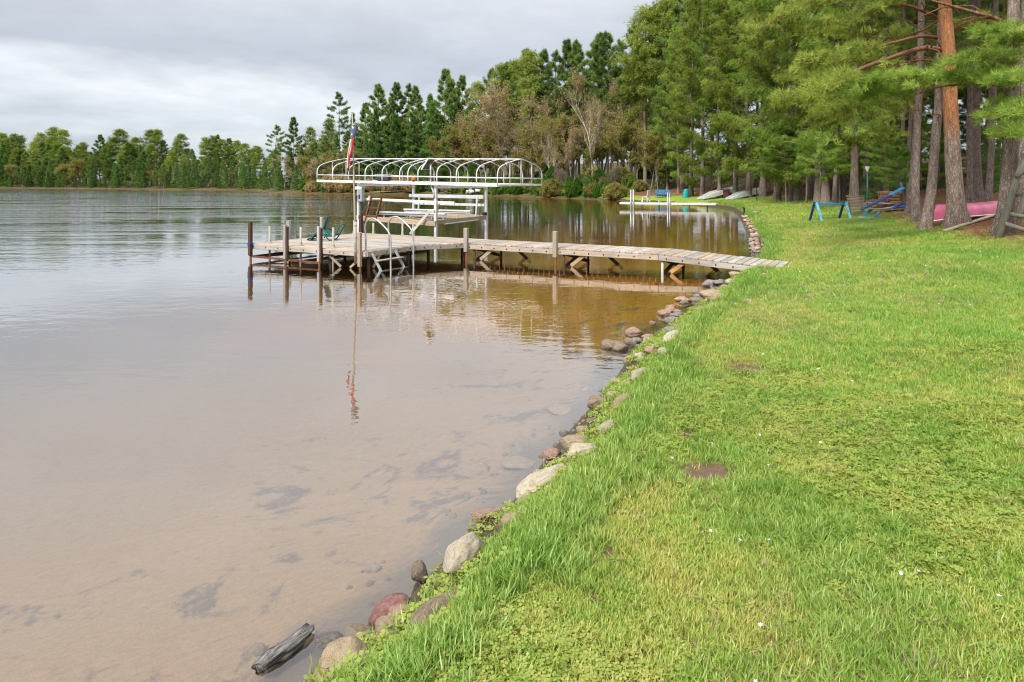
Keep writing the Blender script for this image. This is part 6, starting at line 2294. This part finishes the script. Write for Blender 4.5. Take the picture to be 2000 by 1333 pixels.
# stones under water off the near bank
for i, (px, py, w, h) in enumerate(((1016, 905, 76, 34), (926, 916, 84, 36), (1090, 800, 60, 20), (700, 1235, 60, 34))):
    c0 = on_ground(px, py)
    zb = H(c0.x, c0.y)
    k_ = (EYE - zb * 0.8) / EYE
    c = Vector((c0.x * k_, c0.y * k_, 0))
    m = c0.y / FPX
    o = stone_obj('sunken_stone', ROCKS[(i * 5) % 12], 'rock_tan', (c.x, c.y, H(c.x, c.y) + 0.01), (0, 0, i), (w * m / 2, w * m * 0.42, 0.045))
    tag(o, 'flat stone lying under shallow water off the near bank', 'stone', 'sunken stones off the near bank')
# smaller stones packed between the big ones
rf = random.Random(19)
for i in range(22):
    t = rf.random()
    Yp = 2.9 + 9.5 * t ** 1.2
    xs_ = float(np.interp(Yp, _sm[:, 1][20:200], _sm[:, 0][20:200]))
    xx, yy = xs_ + rf.uniform(0.02, 0.34), Yp + rf.uniform(-0.1, 0.1)
    r_ = rf.uniform(0.025, 0.075) * (1 + 0.5 * t)
    o = stone_obj('bank_stone', ROCKS[rf.randrange(12)], rf.choice(['rock_tan', 'rock_pale', 'rock_grey', 'rock_pink', 'rock_tan']), (xx, yy, max(0.0, H(xx, yy)) + r_ * 0.15), (0, 0, rf.random() * 6), (r_ * rf.uniform(1.0, 1.5), r_, r_ * 0.7))
    tag(o, 'small stone wedged in the soil between the larger shore stones', 'stone', 'small stones between the shore rocks')

# driftwood log piece
b = on_ground(557, 1272)
lg = thing('driftwood', 'split dark grey driftwood log lying in the shallows at the bottom', 'driftwood', (b.x, b.y, 0.0), R(60))
lg.scale = (1.15, 1.1, 1.0)
lg.location.z = -0.008
mb = MB()
pts, rad = [], []
for i in range(25):
    t = i / 24
    pts.append((-0.125 + 0.25 * t, 0.006 * math.sin(t * 7), 0.012 + 0.012 * t + 0.004 * math.sin(t * 9)))
    rad.append(0.034 * (0.62 + 0.5 * math.sin(math.pi * min(1, 0.12 + t * 0.75)) ) )
v0 = len(mb.v)
mb.tube(pts, rad, 28)
for i in range(v0, len(mb.v)):
    v = Vector(mb.v[i])
    k = 1 + 0.38 * mnoise.noise(Vector((v.x * 6, v.y * 38, v.z * 38))) + 0.22 * mnoise.noise(Vector((v.x * 22, v.y * 70, v.z * 70)))
    e = max(0.0, abs(v.x) - 0.085) / 0.04
    mb.v[i] = (v.x + 0.022 * e * mnoise.noise(Vector((3, v.y * 60, v.z * 60))), v.y * k, 0.015 + (v.z - 0.015) * k * (0.85 if v.z > 0.015 else 1.1))


def mat_drift():
    k = NT('driftwood')
    o = k.obj()
    g = k.noise(k.mapping(o, scale=(3, 60, 60)), 1.6, 6.0, 0.7)
    c = k.ramp(g, [(0.36, (0.018, 0.016, 0.015)), (0.5, (0.13, 0.122, 0.115)), (0.68, (0.32, 0.305, 0.29))])
    M['driftwood'] = k.done(k.bsdf(c, 0.7, 0.3, 0, k.bump(g, 0.012)))


mat_drift()
mb.build('wood', M['driftwood'], lg, True)

# ------------------------------------------------------------------ grass


def mat_grass(name, lush, mid, dry, tip=1.25):
    k = NT(name)
    p = k.pos()
    l = lawn_colour(k, p)
    f = k.math('ADD', l, k.math('MULTIPLY', k.math('SUBTRACT', k.rnd(), 0.5), 0.22))
    c = k.ramp(f, [(0.37, lush), (0.49, mid), (0.62, dry)])
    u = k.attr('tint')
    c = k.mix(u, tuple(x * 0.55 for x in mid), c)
    df, tl = k.n('ShaderNodeBsdfDiffuse'), k.n('ShaderNodeBsdfTranslucent')
    k.put(df.inputs[0], c)
    k.put(tl.inputs[0], c)
    gl = k.n('ShaderNodeBsdfGlossy')
    gl.inputs['Roughness'].default_value = 0.45
    gl.inputs['Color'].default_value = (0.8, 0.9, 0.7, 1)
    mx = k.n('ShaderNodeMixShader')
    mx.inputs[0].default_value = 0.4
    k.t.links.new(df.outputs[0], mx.inputs[1])
    k.t.links.new(tl.outputs[0], mx.inputs[2])
    m2 = k.n('ShaderNodeMixShader')
    m2.inputs[0].default_value = 0.05
    k.t.links.new(mx.outputs[0], m2.inputs[1])
    k.t.links.new(gl.outputs[0], m2.inputs[2])
    M[name] = k.done(m2.outputs[0])


mat_grass('tall_grass', (0.17, 0.325, 0.036), (0.235, 0.38, 0.055), (0.33, 0.42, 0.085))
mat_grass('lawn_grass', (0.19, 0.385, 0.045), (0.315, 0.455, 0.065), (0.51, 0.49, 0.12))
mat_grass('dry_grass', (0.33, 0.27, 0.12), (0.40, 0.33, 0.155), (0.46, 0.37, 0.19))
mat_grass('clover_leaf', (0.22, 0.33, 0.045), (0.32, 0.40, 0.065), (0.42, 0.43, 0.10))


def blade_tuft(seed, n, hgt, spread, width, lean, mat):
    rg = np.random.default_rng(seed)
    V, F, T = [], [], []
    for i in range(n):
        a = rg.random() * 6.28
        r = spread * math.sqrt(rg.random())
        bx, by = r * math.cos(a), r * math.sin(a)
        d = rg.random() * 6.28
        h = hgt * rg.uniform(0.5, 1.15)
        ln = lean * rg.uniform(0.2, 1.3)
        wd = width * rg.uniform(0.7, 1.2) / 2
        wx, wy = -math.sin(d) * wd, math.cos(d) * wd
        b = len(V)
        for t, ws_ in ((0, 0.8), (0.4, 1.0), (0.75, 0.7)):
            off = ln * h * t ** 1.8
            z = h * (t - 0.18 * ln * t * t)
            V += [(bx + math.cos(d) * off - wx * ws_, by + math.sin(d) * off - wy * ws_, z), (bx + math.cos(d) * off + wx * ws_, by + math.sin(d) * off + wy * ws_, z)]
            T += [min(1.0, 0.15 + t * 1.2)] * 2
        off = ln * h
        V.append((bx + math.cos(d) * off, by + math.sin(d) * off, h * (1 - 0.18 * ln)))
        T.append(1.0)
        F += [(b, b + 1, b + 3, b + 2), (b + 2, b + 3, b + 5, b + 4), (b + 4, b + 5, b + 6)]
    me = bpy.data.meshes.new('grass_tuft')
    me.from_pydata(V, [], F)
    at = me.attributes.new('tint', 'FLOAT', 'POINT')
    at.data.foreach_set('value', np.array(T, np.float32))
    me.materials.append(M[mat])
    return me


def clover_tuft(seed, n, rad, mat):
    rg = np.random.default_rng(seed)
    V, F, T = [], [], []
    for i in range(n):
        a, r = rg.random() * 6.28, 0.05 * math.sqrt(rg.random())
        cx_, cy_, cz_ = r * math.cos(a), r * math.sin(a), rg.uniform(0.012, 0.035)
        for k in range(3):
            d = a + 2.094 * k
            tx_, ty_ = math.cos(d), math.sin(d)
            b = len(V)
            tl = rg.uniform(-0.3, 0.5)
            V += [(cx_, cy_, cz_), (cx_ + rad * (0.6 * tx_ - 0.45 * ty_), cy_ + rad * (0.6 * ty_ + 0.45 * tx_), cz_ + rad * tl * 0.6), (cx_ + rad * tx_, cy_ + rad * ty_, cz_ + rad * tl), (cx_ + rad * (0.6 * tx_ + 0.45 * ty_), cy_ + rad * (0.6 * ty_ - 0.45 * tx_), cz_ + rad * tl * 0.6)]
            T += [0.6, 1, 1, 1]
            F.append((b, b + 1, b + 2, b + 3))
    me = bpy.data.meshes.new('clover_tuft')
    me.from_pydata(V, [], F)
    at = me.attributes.new('tint', 'FLOAT', 'POINT')
    at.data.foreach_set('value', np.array(T, np.float32))
    me.materials.append(M[mat])
    return me


def scatter(name, label, cat, tuft_meshes, P, S, rng, tilt=0.12):
    """one stuff object: instances of a few tufts on numpy points"""
    src = bpy.data.collections.new(name + '_source')
    for i, me in enumerate(tuft_meshes):
        src.objects.link(bpy.data.objects.new('%s_blades' % name, me))
    N = len(P)
    me = bpy.data.meshes.new(name)
    me.vertices.add(N)
    me.vertices.foreach_set('co', P.astype(np.float32).ravel())
    rot = np.stack([rng.normal(0, tilt, N), rng.normal(0, tilt, N), rng.random(N) * 6.28], 1).astype(np.float32)
    for nm, ty, val in (('rot', 'FLOAT_VECTOR', rot), ('size', 'FLOAT', S.astype(np.float32)), ('pick', 'INT', rng.integers(0, len(tuft_meshes), N).astype(np.int32))):
        at = me.attributes.new(nm, ty, 'POINT')
        at.data.foreach_set('vector' if ty == 'FLOAT_VECTOR' else 'value', val.ravel())
    o = bpy.data.objects.new(name, me)
    COL.objects.link(o)
    ng = bpy.data.node_groups.new(name, 'GeometryNodeTree')
    ng.interface.new_socket('Geometry', in_out='INPUT', socket_type='NodeSocketGeometry')
    ng.interface.new_socket('Geometry', in_out='OUTPUT', socket_type='NodeSocketGeometry')
    gi, go = ng.nodes.new('NodeGroupInput'), ng.nodes.new('NodeGroupOutput')
    ci = ng.nodes.new('GeometryNodeCollectionInfo')
    ci.inputs['Collection'].default_value = src
    ci.inputs['Separate Children'].default_value = True
    ci.inputs['Reset Children'].default_value = True
    ip = ng.nodes.new('GeometryNodeInstanceOnPoints')
    ip.inputs['Pick Instance'].default_value = True

    def at_node(nm, ty):
        n = ng.nodes.new('GeometryNodeInputNamedAttribute')
        n.data_type = ty
        n.inputs[0].default_value = nm
        return next(s for s in n.outputs if s.enabled and s.name == 'Attribute')
    e2r = ng.nodes.new('FunctionNodeEulerToRotation')
    ng.links.new(at_node('rot', 'FLOAT_VECTOR'), e2r.inputs[0])
    ng.links.new(gi.outputs[0], ip.inputs['Points'])
    ng.links.new(ci.outputs[0], ip.inputs['Instance'])
    ng.links.new(e2r.outputs[0], ip.inputs['Rotation'])
    ng.links.new(at_node('size', 'FLOAT'), ip.inputs['Scale'])
    ng.links.new(at_node('pick', 'INT'), ip.inputs['Instance Index'])
    ng.links.new(ip.outputs[0], go.inputs[0])
    md = o.modifiers.new('scatter', 'NODES')
    md.node_group = ng
    o['kind'] = 'stuff'
    o['label'] = label
    o['category'] = cat
    return o


rg = np.random.default_rng(4)


def lawn_points(y0, y1, dens):
    """random points over the visible lawn between two depths"""
    xa, xb = -2.6, 0.80 * y1 + 1.2
    n = int(dens * (xb - xa) * (y1 - y0))
    x, y = rg.uniform(xa, xb, n), rg.uniform(y0, y1, n)
    k = (np.abs(x) < 0.78 * y + 0.6)
    x, y = x[k], y[k]
    s = s_of(x, y)
    k = s > np.interp(y, [2, 5.5, 8, 13, 17, 30], [0.40, 0.36, 0.42, 0.42, 0.36, 0.3]) + (vnoise(x, y, 4.0, 77) - 0.5) * 0.24
    u_ = x * math.cos(A30) + y * math.sin(A30)
    v_ = -x * math.sin(A30) + y * math.cos(A30)
    k &= ~((v_ > 15.12) & (v_ < 16.6) & (u_ < -2.2))
    k &= ~((v_ > 14.9) & (v_ < 15.3) & (u_ < -2.4) & (rg.random(len(x)) < 0.6))
    x, y, s = x[k], y[k], s[k]
    f = f_of(x, y)
    k = f < rg.normal(0.0, 0.5, len(f))
    x, y, s, f = x[k], y[k], s[k], f[k]
    bare = np.zeros(len(x))
    for cx_, cy_, r_ in BARE:
        bare = np.maximum(bare, 1.25 - np.hypot(x - cx_, y - cy_) / r_)
    k = rg.random(len(x)) > np.clip(bare * 1.3, 0, 0.985)
    x, y, s = x[k], y[k], s[k]
    return x, y, height(x, y, s), s


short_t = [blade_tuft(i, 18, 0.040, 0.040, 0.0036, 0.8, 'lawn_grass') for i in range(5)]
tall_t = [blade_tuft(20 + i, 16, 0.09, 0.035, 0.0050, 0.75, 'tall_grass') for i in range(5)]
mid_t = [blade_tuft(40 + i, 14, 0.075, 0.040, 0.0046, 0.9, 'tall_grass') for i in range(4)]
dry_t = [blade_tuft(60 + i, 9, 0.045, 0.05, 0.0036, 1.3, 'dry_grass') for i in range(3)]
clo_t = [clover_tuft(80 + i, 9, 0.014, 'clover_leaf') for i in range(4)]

sh, ta, mi, dr, cl_ = [], [], [], [], []
for (y0, y1, dens, k) in ((1.5, 3.6, 2100, 1.0), (3.6, 6, 1300, 1.05), (6, 10, 700, 1.2), (10, 17, 300, 1.6), (17, 30, 110, 2.2), (30, 60, 26, 3.4)):
    x, y, z, s = lawn_points(y0, y1, dens)
    n = len(x)
    streak = vnoise(x * 1.0, y * 0.45, 0.8, 21) * 0.6 + vnoise(x, y, 2.2, 22) * 0.4
    edge = np.interp(s + (vnoise(x, y, 1.7, 31) - 0.5) * 0.5, [0.2, 0.4, 0.7, 0.95], [1.0, 1.0, 0.7, 0.0])
    q = rg.random(n)
    is_tall = q < edge
    is_mid = (~is_tall) & (rg.random(n) < np.interp(streak, [0.47, 0.60, 0.72], [0.0, 0.25, 0.75]))
    is_clo = (~is_tall) & (~is_mid) & (rg.random(n) < np.interp(vnoise(x, y, 1.3, 51), [0.45, 0.72], [0.03, 0.42])) & (y < 6.5)
    is_dry = (~is_tall) & (~is_mid) & (~is_clo) & (rg.random(n) < np.interp(vnoise(x, y, 0.9, 61), [0.45, 0.75], [0.03, 0.24]))
    is_sh = ~(is_tall | is_mid | is_clo | is_dry)
    P = np.stack([x, y, z - 0.004], 1)
    sz = k * rg.uniform(0.75, 1.25, n)
    for msk, lst in ((is_sh, sh), (is_tall, ta), (is_mid, mi), (is_dry, dr), (is_clo, cl_)):
        zs = sz[msk]
        if lst is ta:
            zs = zs * np.interp(s[msk], [0.3, 0.6, 1.2], [0.7, 1.1, 0.75]) / (k ** 0.35)
        if lst is mi:
            zs = zs * 0.8 / (k ** 0.4)
        lst.append((P[msk], zs))


def cat_(l):
    return np.concatenate([a for a, _ in l]), np.concatenate([b for _, b in l])


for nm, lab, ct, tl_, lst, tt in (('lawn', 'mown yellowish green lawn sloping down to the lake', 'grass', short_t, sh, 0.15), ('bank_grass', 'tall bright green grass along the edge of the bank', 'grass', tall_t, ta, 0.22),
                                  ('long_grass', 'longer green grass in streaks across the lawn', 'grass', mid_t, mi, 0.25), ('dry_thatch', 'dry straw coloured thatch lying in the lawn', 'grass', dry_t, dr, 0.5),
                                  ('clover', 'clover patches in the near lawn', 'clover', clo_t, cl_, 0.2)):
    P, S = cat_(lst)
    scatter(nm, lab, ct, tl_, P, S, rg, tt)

# weeds and creeping plants between the stones
n = 60000
x, y = rg.uniform(-2.2, 5.5, n), rg.uniform(1.8, 16, n)
s = s_of(x, y)
k = (s > 0.06) & (s < 0.52) & (vnoise(x, y, 3.2, 141) > np.interp(s, [0.06, 0.4], [0.60, 0.22]))
x, y, s = x[k], y[k], s[k]
weed_t = [clover_tuft(180 + i, 8, 0.019, 'clover_leaf') for i in range(3)] + [blade_tuft(190 + i, 7, 0.07, 0.03, 0.005, 0.9, 'tall_grass') for i in range(2)] + [blade_tuft(195, 5, 0.05, 0.05, 0.004, 1.4, 'dry_grass')]
scatter('bank_weeds', 'low weeds and creeping plants between the shore stones', 'weeds', weed_t, np.stack([x, y, height(x, y, s)], 1), rg.uniform(0.8, 1.5, len(x)), rg, 0.3)

# gravel washed up along the waterline
peb = []
for i, mt in enumerate(('rock_tan', 'rock_grey', 'rock_pink', 'rock_pale')):
    pm = rock_mesh(300 + i, 2)
    pm.materials.append(M[mt])
    peb.append(pm)
n = 30000
x, y = rg.uniform(-2.4, 12, n), rg.uniform(1.8, 34, n)
s = s_of(x, y)
k = (s > -0.45) & (s < 0.42) & (vnoise(x, y, 2.1, 241) > 0.35)
x, y, s = x[k], y[k], s[k]
scatter('gravel', 'small gravel washed along the waterline between the stones', 'gravel', peb, np.stack([x, y, height(x, y, s)], 1), rg.gamma(2.0, 0.006, len(x)) + 0.005, rg, 0.4)

# tiny white flowers dotted over the grass
mbf = MB()
for k in range(6):
    a = k * 1.047
    mbf.add([(0, 0, 0.05), (0.008 * math.cos(a - .4), 0.008 * math.sin(a - .4), 0.052), (0.012 * math.cos(a), 0.012 * math.sin(a), 0.054), (0.008 * math.cos(a + .4), 0.008 * math.sin(a + .4), 0.052)], [(0, 1, 2, 3)])
mbf.tube([(0, 0, 0), (0, 0, 0.05)], 0.001, 4)
x, y, z, s = lawn_points(2.0, 24, 2.2)
k = (vnoise(x, y, 0.6, 91) > 0.5)
scatter('white_flowers', 'tiny white flowers dotted over the lawn', 'flowers', [mbf.mesh('flower', M['white_paint'])], np.stack([x[k], y[k], z[k]], 1), np.interp(y[k], [2, 10, 24], [0.8, 1.2, 2.2]), rg, 0.3)
